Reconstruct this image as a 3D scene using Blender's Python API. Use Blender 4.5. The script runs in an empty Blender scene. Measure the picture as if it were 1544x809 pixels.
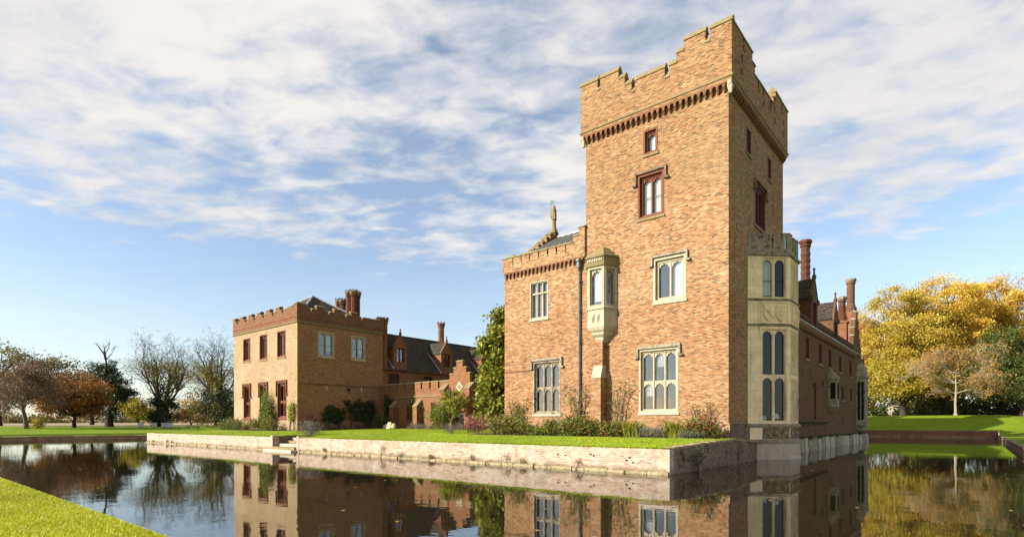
import bpy, math, random
import numpy as np
from mathutils import Vector

R = math.radians
scene = bpy.context.scene
COL = scene.collection

# ---------------------------------------------------------------- camera
cam_d = bpy.data.cameras.new('camera')
cam = bpy.data.objects.new('camera', cam_d)
COL.objects.link(cam)
cam.location = (0, 0, 2.0)
cam.rotation_euler = (R(90), 0, R(39.84))
cam_d.sensor_width = 36
cam_d.sensor_fit = 'HORIZONTAL'
cam_d.lens = 19.49
cam_d.shift_y = 0.1512
cam_d.clip_start = 0.1
cam_d.clip_end = 6000
scene.camera = cam

# ---------------------------------------------------------------- light
SUN_AZ, SUN_EL = 32.0, 24.0          # the sun stands 32 degrees west of the -Y axis
SUN_DIR = Vector((-math.sin(R(SUN_AZ)) * math.cos(R(SUN_EL)), -math.cos(R(SUN_AZ)) * math.cos(R(SUN_EL)), math.sin(R(SUN_EL))))
sun_d = bpy.data.lights.new('sun', 'SUN')
sun_d.energy = 5.0
sun_d.angle = R(0.5)
sun_d.color = (1.0, 0.965, 0.89)
sun = bpy.data.objects.new('sun', sun_d)
COL.objects.link(sun)
sun.rotation_euler = (-SUN_DIR).to_track_quat('-Z', 'Y').to_euler()
sun.location = (-60, -60, 60)

world = bpy.data.worlds.new('World')
scene.world = world
world.use_nodes = True

def build_world():
    nt = world.node_tree
    N = nt.nodes
    L = nt.links.new
    N.clear()
    out = N.new('ShaderNodeOutputWorld')
    bg = N.new('ShaderNodeBackground')
    sky = N.new('ShaderNodeTexSky')
    sky.sky_type = 'NISHITA'
    sky.sun_disc = False
    sky.sun_elevation = R(SUN_EL)
    sky.sun_rotation = R(180 + SUN_AZ)
    sky.air_density = 1.0
    sky.dust_density = 0.3
    sky.ozone_density = 1.6
    tc = N.new('ShaderNodeTexCoord')
    sep = N.new('ShaderNodeSeparateXYZ')
    L(tc.outputs['Generated'], sep.inputs[0])

    def m(op, a, b=None, c=None, clamp=False):
        n = N.new('ShaderNodeMath')
        n.operation = op
        n.use_clamp = clamp
        for i, v in enumerate((a, b, c)):
            if v is None:
                continue
            if isinstance(v, (int, float)):
                n.inputs[i].default_value = v
            else:
                L(v, n.inputs[i])
        return n.outputs[0]

    def ss(v, lo, hi):
        n = N.new('ShaderNodeMapRange')
        n.interpolation_type = 'SMOOTHSTEP'
        L(v, n.inputs['Value'])
        n.inputs['From Min'].default_value = lo
        n.inputs['From Max'].default_value = hi
        return n.outputs[0]

    zc = m('MAXIMUM', m('ADD', sep.outputs[2], 0.06), 0.05)
    px = m('DIVIDE', sep.outputs[0], zc)
    py = m('DIVIDE', sep.outputs[1], zc)
    # rotate the cloud plane so that its bands run obliquely across the view
    ca, sa = math.cos(R(28)), math.sin(R(28))
    u = m('ADD', m('MULTIPLY', px, ca), m('MULTIPLY', py, sa))
    v = m('SUBTRACT', m('MULTIPLY', py, ca), m('MULTIPLY', px, sa))
    cmb = N.new('ShaderNodeCombineXYZ')
    L(m('MULTIPLY', u, 0.8), cmb.inputs[0])
    L(m('MULTIPLY', v, 1.15), cmb.inputs[1])
    cmb.inputs[2].default_value = 4.3

    def noise(scale, detail, rough, dist=0.0, w=0.0):
        n = N.new('ShaderNodeTexNoise')
        n.noise_dimensions = '4D'
        n.inputs['W'].default_value = w
        n.inputs['Scale'].default_value = scale
        n.inputs['Detail'].default_value = detail
        n.inputs['Roughness'].default_value = rough
        n.inputs['Distortion'].default_value = dist
        L(cmb.outputs[0], n.inputs['Vector'])
        return n.outputs['Fac']

    n1 = noise(1.05, 5, 0.5, 0.2, SEED1)        # cloud banks
    n2 = noise(7.0, 6, 0.55, 0.3, SEED2)       # puffs
    n3 = noise(0.9, 4, 0.5, 0.0, 7.9)           # thickness, for the greyer parts
    r = m('SQRT', m('ADD', m('MULTIPLY', px, px), m('MULTIPLY', py, py)))
    # the cloud sheet thins out towards the horizon, wisps remain
    cover = ss(m('ADD', r, m('MULTIPLY', m('SUBTRACT', n1, 0.5), 3.0)), 3.6, 2.3)
    dens = m('ADD', m('ADD', m('MULTIPLY', n1, 0.55), m('MULTIPLY', n2, 0.62)), m('MULTIPLY', cover, 0.30))
    veil = m('ADD', 0.16, m('MULTIPLY', ss(sep.outputs[2], 0.32, 0.0), 0.24))
    mask = m('MAXIMUM', m('MULTIPLY', ss(dens, CL_LO, CL_HI), 0.97), veil)
    shade = ss(m('ADD', m('MULTIPLY', n3, 0.55), m('MULTIPLY', n2, 0.45)), 0.36, 0.64)
    ccol = N.new('ShaderNodeMix')
    ccol.data_type = 'RGBA'
    ccol.inputs[6].default_value = CLOUD_GREY
    ccol.inputs[7].default_value = CLOUD_WHITE
    L(shade, ccol.inputs[0])
    tint = N.new('ShaderNodeMix')
    tint.data_type = 'RGBA'
    tint.blend_type = 'MULTIPLY'
    tint.inputs[0].default_value = 1.0
    L(sky.outputs[0], tint.inputs[6])
    tint.inputs[7].default_value = (SKY_GAIN, SKY_GAIN, SKY_GAIN, 1)
    mix = N.new('ShaderNodeMix')
    mix.data_type = 'RGBA'
    L(mask, mix.inputs[0])
    L(tint.outputs[2], mix.inputs[6])
    L(ccol.outputs[2], mix.inputs[7])
    L(mix.outputs[2], bg.inputs['Color'])
    bg.inputs['Strength'].default_value = SKY_STRENGTH
    L(bg.outputs[0], out.inputs[0])

SEED1, SEED2, CL_LO, CL_HI = 5.3, 3.1, 0.68, 1.0
SKY_STRENGTH = 0.09
SKY_GAIN = 1.02
CLOUD_WHITE = (4.55, 4.38, 4.2, 1)
CLOUD_GREY = (3.6, 3.58, 3.7, 1)
build_world()
scene.view_settings.view_transform = 'Standard'
scene.view_settings.look = 'None'
scene.view_settings.gamma = 1.0
scene.view_settings.exposure = 1.2
scene.view_settings.use_curve_mapping = False
scene.cycles.use_denoising = True
scene.cycles.max_bounces = 6
scene.cycles.diffuse_bounces = 3
scene.cycles.glossy_bounces = 3
scene.cycles.transparent_max_bounces = 8
scene.cycles.sample_clamp_indirect = 4.0

# ---------------------------------------------------------------- helpers
class MB:
    """collects faces of one part in world coordinates"""
    def __init__(s):
        s.v, s.f, s.m = [], [], []
    def face(s, pts, mi=0):
        b = len(s.v)
        s.v.extend(tuple(p) for p in pts)
        s.f.append(tuple(range(b, b + len(pts))))
        s.m.append(mi)
    def hexa(s, p, mi=0):
        """p: 8 corners, bottom 0-3 ccw, top 4-7 ccw"""
        b = len(s.v)
        s.v.extend(tuple(q) for q in p)
        for f in ((3, 2, 1, 0), (4, 5, 6, 7), (0, 1, 5, 4), (1, 2, 6, 5), (2, 3, 7, 6), (3, 0, 4, 7)):
            s.f.append(tuple(b + i for i in f))
            s.m.append(mi)
    def box(s, x0, x1, y0, y1, z0, z1, mi=0):
        s.hexa([(x0, y0, z0), (x1, y0, z0), (x1, y1, z0), (x0, y1, z0), (x0, y0, z1), (x1, y0, z1), (x1, y1, z1), (x0, y1, z1)], mi)
    def tube(s, p0, p1, r0, r1, n=5, mi=0, cap=False):
        p0, p1 = Vector(p0), Vector(p1)
        d = p1 - p0
        if d.length < 1e-6:
            return
        d.normalize()
        a = d.orthogonal().normalized()
        c = d.cross(a)
        b = len(s.v)
        for (p, r) in ((p0, r0), (p1, r1)):
            for i in range(n):
                t = 2 * math.pi * i / n
                q = p + a * (r * math.cos(t)) + c * (r * math.sin(t))
                s.v.append((q.x, q.y, q.z))
        for i in range(n):
            j = (i + 1) % n
            s.f.append((b + i, b + j, b + n + j, b + n + i))
            s.m.append(mi)
        if cap:
            s.f.append(tuple(b + n + i for i in range(n)))
            s.m.append(mi)
    def lathe(s, c, prof, n=8, rot=0.0, mi=0, cap=True):
        """prof: list of (radius, z)"""
        b = len(s.v)
        for (r, z) in prof:
            for i in range(n):
                t = rot + 2 * math.pi * i / n
                s.v.append((c[0] + r * math.cos(t), c[1] + r * math.sin(t), c[2] + z))
        for k in range(len(prof) - 1):
            for i in range(n):
                j = (i + 1) % n
                s.f.append((b + k * n + i, b + k * n + j, b + (k + 1) * n + j, b + (k + 1) * n + i))
                s.m.append(mi)
        if cap:
            k = (len(prof) - 1) * n
            s.f.append(tuple(b + k + i for i in range(n)))
            s.m.append(mi)
    def prism(s, poly, mi=0, d=None):
        """poly: list of 3D points, d: extrusion vector"""
        n = len(poly)
        b = len(s.v)
        d = Vector(d)
        for p in poly:
            s.v.append(tuple(p))
        for p in poly:
            q = Vector(p) + d
            s.v.append(tuple(q))
        s.f.append(tuple(range(b + n - 1, b - 1, -1)))
        s.f.append(tuple(range(b + n, b + 2 * n)))
        s.m += [mi, mi]
        for i in range(n):
            j = (i + 1) % n
            s.f.append((b + i, b + j, b + n + j, b + n + i))
            s.m.append(mi)

class Fr:
    """a wall plane: u along the wall, z up, o outwards"""
    def __init__(s, o, u, n):
        s.o, s.u, s.n = Vector(o), Vector(u).normalized(), Vector(n).normalized()
    def P(s, u, z, o=0.0):
        return s.o + s.u * u + s.n * o + Vector((0, 0, z))
    def box(s, mb, u0, u1, z0, z1, o0, o1, mi=0):
        P = s.P
        mb.hexa([P(u0, z0, o1), P(u1, z0, o1), P(u1, z0, o0), P(u0, z0, o0), P(u0, z1, o1), P(u1, z1, o1), P(u1, z1, o0), P(u0, z1, o0)], mi)

WL = {}
def thing(name, label, cat, loc, group=None):
    o = bpy.data.objects.new(name, None)
    o.empty_display_size = 0.3
    COL.objects.link(o)
    o.location = loc
    WL[o] = Vector(loc)
    o['label'] = label
    o['category'] = cat
    if group:
        o['group'] = group
    return o

def raw_mesh(name, V, F, mats, midx=None, smooth=False):
    me = bpy.data.meshes.new(name)
    me.from_pydata(V, [], F)
    for m_ in (mats if isinstance(mats, (list, tuple)) else [mats]):
        me.materials.append(m_)
    if midx is not None and any(midx):
        me.polygons.foreach_set('material_index', midx)
    if smooth:
        me.polygons.foreach_set('use_smooth', [True] * len(me.polygons))
    me.update()
    return me

def obj(name, mb, mats, parent=None, label=None, kind=None, cat=None, smooth=False, loc=None, group=None):
    """one mesh object from world-space faces"""
    base = WL[parent] if parent is not None else Vector(loc or (0, 0, 0))
    V = [(x - base.x, y - base.y, z - base.z) for x, y, z in mb.v]
    me = raw_mesh(name, V, mb.f, mats, mb.m, smooth)
    o = bpy.data.objects.new(name, me)
    COL.objects.link(o)
    if parent is not None:
        o.parent = parent
    else:
        o.location = base
    WL[o] = base
    if label: o['label'] = label
    if kind: o['kind'] = kind
    if cat: o['category'] = cat
    if group: o['group'] = group
    return o

def inst(name, me, parent, at, rotz=0.0, scale=None):
    """a copy that shares mesh data, placed in world space under parent"""
    o = bpy.data.objects.new(name, me)
    COL.objects.link(o)
    o.parent = parent
    o.location = Vector(at) - (WL[parent] if parent is not None else Vector((0, 0, 0)))
    o.rotation_euler = (0, 0, rotz)
    if scale: o.scale = scale
    WL[o] = Vector(at)
    return o

def quad_cloud(name, V, rnd, mats, parent=None, base=(0, 0, 0), k=4):
    """V: (N,k,3) world positions, rnd: (N,) per-face random number"""
    V = np.asarray(V, dtype=np.float32) - np.asarray(tuple(base), dtype=np.float32)
    n = V.shape[0]
    me = bpy.data.meshes.new(name)
    me.vertices.add(n * k)
    me.vertices.foreach_set('co', V.reshape(-1))
    me.loops.add(n * k)
    me.loops.foreach_set('vertex_index', np.arange(n * k, dtype=np.int32))
    me.polygons.add(n)
    me.polygons.foreach_set('loop_start', np.arange(0, n * k, k, dtype=np.int32))
    at = me.attributes.new('rnd', 'FLOAT', 'FACE')
    at.data.foreach_set('value', np.asarray(rnd, dtype=np.float32))
    for m_ in (mats if isinstance(mats, (list, tuple)) else [mats]):
        me.materials.append(m_)
    me.update()
    me.validate()
    o = bpy.data.objects.new(name, me)
    COL.objects.link(o)
    if parent is not None:
        o.parent = parent
        WL[o] = WL[parent]
    else:
        o.location = tuple(base)
        WL[o] = Vector(base)
    return o

# ---------------------------------------------------------------- materials
class NT:
    def __init__(s, name):
        s.mat = bpy.data.materials.new(name)
        s.mat.use_nodes = True
        s.t = s.mat.node_tree
        s.N = s.t.nodes
        s.L = s.t.links.new
        s.bsdf = s.N['Principled BSDF']
        s.out = s.N['Material Output']
        s.geo = s.N.new('ShaderNodeNewGeometry')
    def set(s, sock, v):
        if isinstance(v, bpy.types.NodeSocket):
            s.L(v, sock)
        else:
            sock.default_value = v
    def math(s, op, a, b=None, clamp=False):
        n = s.N.new('ShaderNodeMath')
        n.operation = op
        n.use_clamp = clamp
        s.set(n.inputs[0], a)
        if b is not None: s.set(n.inputs[1], b)
        return n.outputs[0]
    def noise(s, vec, scale, detail=4, rough=0.55, dist=0.0):
        n = s.N.new('ShaderNodeTexNoise')
        s.set(n.inputs['Vector'], vec)
        n.inputs['Scale'].default_value = scale
        n.inputs['Detail'].default_value = detail
        n.inputs['Roughness'].default_value = rough
        n.inputs['Distortion'].default_value = dist
        return n.outputs['Fac']
    def scaled(s, vec, sc):
        n = s.N.new('ShaderNodeVectorMath')
        n.operation = 'MULTIPLY'
        s.set(n.inputs[0], vec)
        n.inputs[1].default_value = sc
        return n.outputs[0]
    def ramp(s, fac, stops, interp='LINEAR'):
        n = s.N.new('ShaderNodeValToRGB')
        n.color_ramp.interpolation = interp
        e = n.color_ramp.elements
        while len(e) < len(stops): e.new(0.5)
        for i, (p, c) in enumerate(stops):
            e[i].position = p
            e[i].color = tuple(c) + (1,) if len(c) == 3 else c
        s.set(n.inputs[0], fac)
        return n.outputs[0]
    def mix(s, fac, a, b, mode='MIX'):
        n = s.N.new('ShaderNodeMix')
        n.data_type = 'RGBA'
        n.blend_type = mode
        s.set(n.inputs[0], fac)
        for k, v in ((6, a), (7, b)):
            if isinstance(v, tuple) and len(v) == 3: v = v + (1,)
            s.set(n.inputs[k], v)
        return n.outputs[2]
    def mr(s, v, a, b, c=0.0, d=1.0, smooth=True):
        n = s.N.new('ShaderNodeMapRange')
        if smooth: n.interpolation_type = 'SMOOTHSTEP'
        s.set(n.inputs[0], v)
        for i, q in enumerate((a, b, c, d)): n.inputs[1 + i].default_value = q
        return n.outputs[0]
    def bump(s, h, strength=0.5, dist=0.02, normal=None):
        n = s.N.new('ShaderNodeBump')
        n.inputs['Strength'].default_value = strength
        n.inputs['Distance'].default_value = dist
        s.set(n.inputs['Height'], h)
        if normal is not None: s.L(normal, n.inputs['Normal'])
        return n.outputs[0]
    def fin(s, col, rough=0.85, normal=None, spec=0.3, tint=(0.61, 0.61, 0.61)):
        if isinstance(col, tuple) and len(col) == 3: col = col + (1,)
        col = s.mix(1.0, col, tint, 'MULTIPLY')
        s.col = col
        s.set(s.bsdf.inputs['Base Color'], col)
        s.set(s.bsdf.inputs['Roughness'], rough)
        s.bsdf.inputs['Specular IOR Level'].default_value = spec
        if normal is not None: s.L(normal, s.bsdf.inputs['Normal'])
        return s.mat

def brick_mat(name, cols, mortar, pale=None, pale_amt=0.35, bw=0.225, rh=0.078, moss=0.0, stain=0.25, lowpale=None, msize=0.012, zones=None, tint=(0.535, 0.452, 0.375)):
    t = NT(name)
    P = t.geo.outputs['Position']
    sep = t.N.new('ShaderNodeSeparateXYZ')
    t.L(P, sep.inputs[0])
    u = t.math('ADD', sep.outputs[0], sep.outputs[1])
    # courses wander a little, as in old hand-laid work
    wob = t.math('MULTIPLY', t.math('SUBTRACT', t.noise(P, 0.5, 2), 0.5), 0.02)
    cmb = t.N.new('ShaderNodeCombineXYZ')
    t.L(u, cmb.inputs[0])
    t.L(t.math('ADD', sep.outputs[2], wob), cmb.inputs[1])
    b = t.N.new('ShaderNodeTexBrick')
    t.L(cmb.outputs[0], b.inputs['Vector'])
    b.inputs['Color1'].default_value = (0, 0, 0, 1)
    b.inputs['Color2'].default_value = (1, 1, 1, 1)
    b.inputs['Mortar'].default_value = (0.5, 0.5, 0.5, 1)
    b.inputs['Scale'].default_value = 1.0
    b.inputs['Mortar Size'].default_value = msize
    b.inputs['Mortar Smooth'].default_value = 0.3
    b.inputs['Brick Width'].default_value = bw
    b.inputs['Row Height'].default_value = rh
    row = t.math('FLOOR', t.math('DIVIDE', t.math('ADD', sep.outputs[2], wob), rh))
    par = t.math('SUBTRACT', 1.0, t.math('FLOORED_MODULO', row, 2.0))
    brk = t.math('FLOOR', t.math('DIVIDE', t.math('ADD', u, t.math('MULTIPLY', par, bw * 0.5)), bw))
    c2 = t.N.new('ShaderNodeCombineXYZ')
    t.L(brk, c2.inputs[0])
    t.L(row, c2.inputs[1])
    wn = t.N.new('ShaderNodeTexWhiteNoise')
    wn.noise_dimensions = '2D'
    t.L(c2.outputs[0], wn.inputs['Vector'])
    n = len(cols)
    col = t.ramp(wn.outputs['Value'], [((i + 0.0) / (n - 1), c) for i, c in enumerate(cols)])
    # patches of differently fired and repaired brick
    big = t.noise(P, 0.35, 5, 0.6)
    mid = t.noise(P, 1.7, 4, 0.6)
    col = t.mix(t.mr(mid, 0.35, 0.7, 0.0, 0.5), col, t.mix(1.0, col, (0.72, 0.60, 0.50), 'MULTIPLY'))
    if pale:
        f = t.mr(t.math('ADD', t.math('MULTIPLY', big, 0.6), t.math('MULTIPLY', t.noise(P, 5.0, 3, 0.7), 0.4)), 0.46, 0.62, 0.0, pale_amt)
        col = t.mix(f, col, pale)
    if zones:                                  # storeys built or repaired with other brick
        for z0, z1, c, amt in zones:
            zz = t.math('ADD', sep.outputs[2], t.math('MULTIPLY', t.math('SUBTRACT', t.noise(P, 0.7, 4), 0.5), 2.0))
            f = t.math('MULTIPLY', t.mr(zz, z0 - 0.3, z0 + 0.3), t.mr(zz, z1 + 0.3, z1 - 0.3))
            f = t.math('MULTIPLY', f, t.mr(t.noise(P, 6.0, 3, 0.7), 0.3, 0.6, amt * 0.4, amt))
            col = t.mix(f, col, t.mix(1.0, col, c, 'MULTIPLY'))
    col = t.mix(b.outputs['Fac'], col, mortar)
    # uneven firing and patching in short horizontal runs
    run = t.noise(t.scaled(P, (1.7, 1.7, 6.0)), 1.0, 5, 0.72)
    col = t.mix(t.mr(run, 0.50, 0.68, 0.0, 0.5), col, t.mix(1.0, col, (0.68, 0.54, 0.45), 'MULTIPLY'))
    col = t.mix(t.mr(run, 0.50, 0.32, 0.0, 0.42), col, t.mix(1.0, col, (1.22, 1.3, 1.4), 'MULTIPLY'))
    if lowpale:
        z0, z1, c, amt = lowpale
        f = t.math('MULTIPLY', t.mr(sep.outputs[2], z1, z0), t.mr(t.noise(P, 1.2, 5, 0.65), 0.3, 0.55, 0.0, amt))
        col = t.mix(f, col, c)
    if stain:
        streak = t.noise(t.scaled(P, (1.6, 1.6, 0.22)), 1.0, 5, 0.6)
        col = t.mix(t.mr(streak, 0.56, 0.8, 0.0, stain), col, (0.07, 0.05, 0.035))
    if moss:
        f = t.mr(t.noise(P, 1.1, 5, 0.7), 0.52, 0.66, 0.0, moss)
        col = t.mix(f, col, (0.045, 0.05, 0.02))
    h = t.math('ADD', t.math('MULTIPLY', b.outputs['Fac'], -1.0), t.math('MULTIPLY', t.noise(P, 22, 3), 0.6))
    return t.fin(col, 0.9, t.bump(h, 0.7, 0.012), 0.2, tint)

def stone_mat(name, c1, c2, lichen=None, dark=0.3, scale=1.0, lich_amt=0.8, lich_lo=0.5, tint=(0.65, 0.62, 0.58), ashlar=None):
    t = NT(name)
    P = t.geo.outputs['Position']
    col = t.ramp(t.noise(P, 2.2 * scale, 6, 0.65), [(0.3, c1), (0.7, c2)])
    col = t.mix(t.mr(t.noise(t.scaled(P, (3, 3, 0.5)), 1.0, 5, 0.6), 0.52, 0.78, 0, dark), col, (0.05, 0.045, 0.035))
    if ashlar:                                 # coursed blocks with fine joints
        sep = t.N.new('ShaderNodeSeparateXYZ')
        t.L(P, sep.inputs[0])
        cm_ = t.N.new('ShaderNodeCombineXYZ')
        t.L(t.math('MULTIPLY', t.math('ADD', sep.outputs[0], sep.outputs[1]), 0.71), cm_.inputs[0])
        t.L(sep.outputs[2], cm_.inputs[1])
        b = t.N.new('ShaderNodeTexBrick')
        t.L(cm_.outputs[0], b.inputs['Vector'])
        b.inputs['Color1'].default_value = (0.90, 0.90, 0.90, 1)
        b.inputs['Color2'].default_value = (1.03, 1.03, 1.03, 1)
        b.inputs['Mortar'].default_value = (0.62, 0.6, 0.56, 1)
        b.inputs['Scale'].default_value = 1.0
        b.inputs['Mortar Size'].default_value = 0.008
        b.inputs['Brick Width'].default_value = ashlar[0]
        b.inputs['Row Height'].default_value = ashlar[1]
        col = t.mix(1.0, col, b.outputs['Color'], 'MULTIPLY')
    if lichen:
        col = t.mix(t.mr(t.noise(P, 4.0, 5, 0.65), lich_lo, lich_lo + 0.16, 0, lich_amt), col, lichen)
    return t.fin(col, 0.88, t.bump(t.noise(P, 14, 4), 0.5, 0.02), 0.25, tint)

def plain_mat(name, c1, c2, scale=6.0, rough=0.7, bump=0.3, spec=0.3, metal=0.0):
    t = NT(name)
    P = t.geo.outputs['Position']
    n = t.noise(P, scale, 4)
    m_ = t.fin(t.ramp(n, [(0.3, c1), (0.7, c2)]), rough, t.bump(t.noise(P, scale * 4, 3), bump, 0.01), spec)
    t.bsdf.inputs['Metallic'].default_value = metal
    return m_

def leaf_mat(name, stops, trans=0.35, rough=0.55, spec=0.25, k=0.74):
    t = NT(name)
    a = t.N.new('ShaderNodeAttribute')
    a.attribute_name = 'rnd'
    col = t.ramp(a.outputs['Fac'], stops)
    t.fin(col, rough, None, spec, (k, k, k))
    col = t.col
    tr = t.N.new('ShaderNodeBsdfTranslucent')
    t.L(col, tr.inputs['Color'])
    mx = t.N.new('ShaderNodeMixShader')
    mx.inputs[0].default_value = trans
    t.L(t.bsdf.outputs[0], mx.inputs[1])
    t.L(tr.outputs[0], mx.inputs[2])
    t.L(mx.outputs[0], t.out.inputs[0])
    return t.mat

def bark_mat(name, c1, c2):
    t = NT(name)
    P = t.geo.outputs['Position']
    n = t.noise(t.scaled(P, (6, 6, 1.5)), 1.0, 5, 0.65)
    return t.fin(t.ramp(n, [(0.3, c1), (0.7, c2)]), 0.9, t.bump(n, 0.6, 0.04), 0.15)

def glass_mat(name='window_glass', k=0.6, add=0.16):
    t = NT(name)
    P = t.geo.outputs['Position']
    gl = t.N.new('ShaderNodeBsdfGlossy')
    gl.inputs['Color'].default_value = (0.92, 0.95, 1.0, 1)
    gl.inputs['Roughness'].default_value = 0.02
    nb = t.bump(t.noise(P, 2.2, 2), 0.12, 0.05)
    t.L(nb, gl.inputs['Normal'])
    tr = t.N.new('ShaderNodeBsdfTransparent')
    tr.inputs['Color'].default_value = (0.88, 0.9, 0.88, 1)
    lw = t.N.new('ShaderNodeLayerWeight')
    lw.inputs['Blend'].default_value = 0.5
    f = t.math('ADD', t.math('MULTIPLY', t.math('POWER', lw.outputs['Facing'], 3.0), k), add, True)
    mx = t.N.new('ShaderNodeMixShader')
    t.L(f, mx.inputs[0])
    t.L(tr.outputs[0], mx.inputs[1])
    t.L(gl.outputs[0], mx.inputs[2])
    t.L(mx.outputs[0], t.out.inputs[0])
    return t.mat

M = {}
M['brick'] = brick_mat('tower_brick', [(0.08, 0.05, 0.033), (0.28, 0.11, 0.05), (0.50, 0.21, 0.085), (0.58, 0.34, 0.16), (0.37, 0.125, 0.055), (0.68, 0.50, 0.30), (0.23, 0.115, 0.065), (0.55, 0.26, 0.11), (0.66, 0.46, 0.26)], (0.56, 0.43, 0.27), (0.60, 0.44, 0.28), 0.3, stain=0.35,
    lowpale=(1.2, 2.5, (0.58, 0.48, 0.36), 0.8), zones=((9.0, 14.4, (1.12, 1.25, 1.4), 1.0), (14.7, 30, (0.86, 0.92, 0.86), 1.0)))
M['brick_pavfront'] = brick_mat('pale_pavilion_brick', [(0.36, 0.22, 0.12), (0.50, 0.34, 0.19), (0.56, 0.40, 0.24), (0.44, 0.26, 0.14), (0.58, 0.44, 0.28)], (0.56, 0.44, 0.29), (0.60, 0.50, 0.36), 0.6, stain=0.08, tint=(0.56, 0.53, 0.46))  # paler brick mix, used on the pavilion's front wall only
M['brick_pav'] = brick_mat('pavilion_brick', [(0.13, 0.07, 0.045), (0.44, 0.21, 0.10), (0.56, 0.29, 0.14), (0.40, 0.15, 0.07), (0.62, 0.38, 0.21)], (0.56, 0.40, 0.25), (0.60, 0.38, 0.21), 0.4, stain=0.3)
M['brick_red'] = brick_mat('red_brick', [(0.16, 0.07, 0.04), (0.30, 0.125, 0.06), (0.37, 0.17, 0.085), (0.25, 0.095, 0.05)], (0.36, 0.24, 0.15), (0.36, 0.22, 0.12), 0.4, stain=0.4)
M['brick_dark'] = brick_mat('dark_red_brick', [(0.09, 0.03, 0.02), (0.18, 0.055, 0.03), (0.22, 0.08, 0.04), (0.13, 0.04, 0.025)], (0.2, 0.12, 0.08), None, 0, stain=0.45)  # darker red brick for the chimney shafts
M['brick_gallery'] = brick_mat('gallery_brick', [(0.22, 0.09, 0.045), (0.38, 0.16, 0.075), (0.42, 0.20, 0.10), (0.32, 0.12, 0.055)], (0.42, 0.28, 0.17), (0.45, 0.28, 0.17), 0.3, stain=0.12)
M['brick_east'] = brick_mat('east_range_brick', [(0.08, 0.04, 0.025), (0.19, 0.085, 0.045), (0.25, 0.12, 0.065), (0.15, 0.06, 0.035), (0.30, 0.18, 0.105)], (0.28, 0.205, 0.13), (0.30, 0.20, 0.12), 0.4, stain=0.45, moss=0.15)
M['brick_white'] = brick_mat('limewashed_brick', [(0.42, 0.21, 0.14), (0.56, 0.39, 0.29), (0.60, 0.50, 0.40), (0.62, 0.53, 0.43), (0.50, 0.28, 0.19), (0.58, 0.44, 0.34)], (0.60, 0.53, 0.44), (0.63, 0.55, 0.45), 0.5, stain=0.5, moss=0.22, tint=(0.62, 0.58, 0.52), lowpale=(0.1, 0.34, (0.13, 0.10, 0.045), 0.75))
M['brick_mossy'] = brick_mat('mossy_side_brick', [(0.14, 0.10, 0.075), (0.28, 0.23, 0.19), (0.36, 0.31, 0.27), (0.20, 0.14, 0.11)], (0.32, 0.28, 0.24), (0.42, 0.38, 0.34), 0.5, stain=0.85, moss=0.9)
M['brick_bank'] = brick_mat('moat_bank_brick', [(0.26, 0.11, 0.065), (0.44, 0.18, 0.10), (0.52, 0.25, 0.15), (0.2, 0.10, 0.06)], (0.42, 0.31, 0.23), None, 0, stain=0.5, moss=0.35, lowpale=(0.1, 0.4, (0.5, 0.45, 0.36), 0.7))
M['stone'] = stone_mat('cream_stone', (0.48, 0.41, 0.28), (0.62, 0.55, 0.41), (0.36, 0.27, 0.12), 0.5, 1.6, 0.5, 0.55)
M['stone_bay'] = stone_mat('honey_stone', (0.64, 0.53, 0.35), (0.78, 0.69, 0.50), (0.20, 0.16, 0.10), 0.6, 0.8, 0.35, 0.58, tint=(1.08, 0.98, 0.83), ashlar=(0.95, 0.48))
M['stone_grey'] = stone_mat('weathered_grey_stone', (0.26, 0.22, 0.15), (0.48, 0.42, 0.31), (0.07, 0.06, 0.04), 0.6, 1.6, 0.85, 0.5)
M['stone_dark'] = stone_mat('stained_carved_stone', (0.16, 0.11, 0.07), (0.34, 0.25, 0.15), (0.05, 0.04, 0.03), 0.5, 2.0, 0.7, 0.5)
M['coping'] = stone_mat('lichened_coping_stone', (0.28, 0.22, 0.12), (0.42, 0.34, 0.18), (0.32, 0.26, 0.07), 0.55, 1.4, 0.7, 0.48, tint=(0.56, 0.52, 0.46))
M['pale_base'] = stone_mat('limewashed_stone', (0.50, 0.42, 0.32), (0.60, 0.53, 0.43), (0.10, 0.09, 0.06), 0.3, 1.0, 0.45, 0.58)
M['wet_base'] = stone_mat('waterline_stone', (0.28, 0.21, 0.11), (0.48, 0.40, 0.25), (0.08, 0.065, 0.025), 0.5, 2.5, 0.75, 0.5)
M['moss'] = plain_mat('moss', (0.03, 0.04, 0.01), (0.07, 0.085, 0.02), 9, 0.95, 0.8, 0.1)
M['terracotta'] = plain_mat('moulded_red_brick', (0.17, 0.055, 0.025), (0.28, 0.095, 0.04), 7, 0.85, 0.4)
M['red_paint'] = plain_mat('dark_red_paint', (0.13, 0.03, 0.022), (0.19, 0.045, 0.03), 5, 0.6, 0.1)
M['white_paint'] = plain_mat('white_paint', (0.72, 0.71, 0.67), (0.8, 0.79, 0.75), 5, 0.55, 0.1)
M['dark_bar'] = plain_mat('dark_iron', (0.02, 0.02, 0.022), (0.035, 0.035, 0.04), 5, 0.5, 0.1)
M['pipe'] = plain_mat('blue_grey_cast_iron', (0.06, 0.075, 0.085), (0.10, 0.115, 0.125), 5, 0.5, 0.1, 0.5)
M['lead'] = plain_mat('lead_sheet', (0.42, 0.43, 0.44), (0.58, 0.58, 0.58), 3, 0.5, 0.2, 0.5)
M['room'] = plain_mat('dark_room', (0.018, 0.016, 0.014), (0.03, 0.027, 0.022), 3, 0.95, 0.0, 0.0)  # near-black backing stands in for the unlit depth behind the panes
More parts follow.
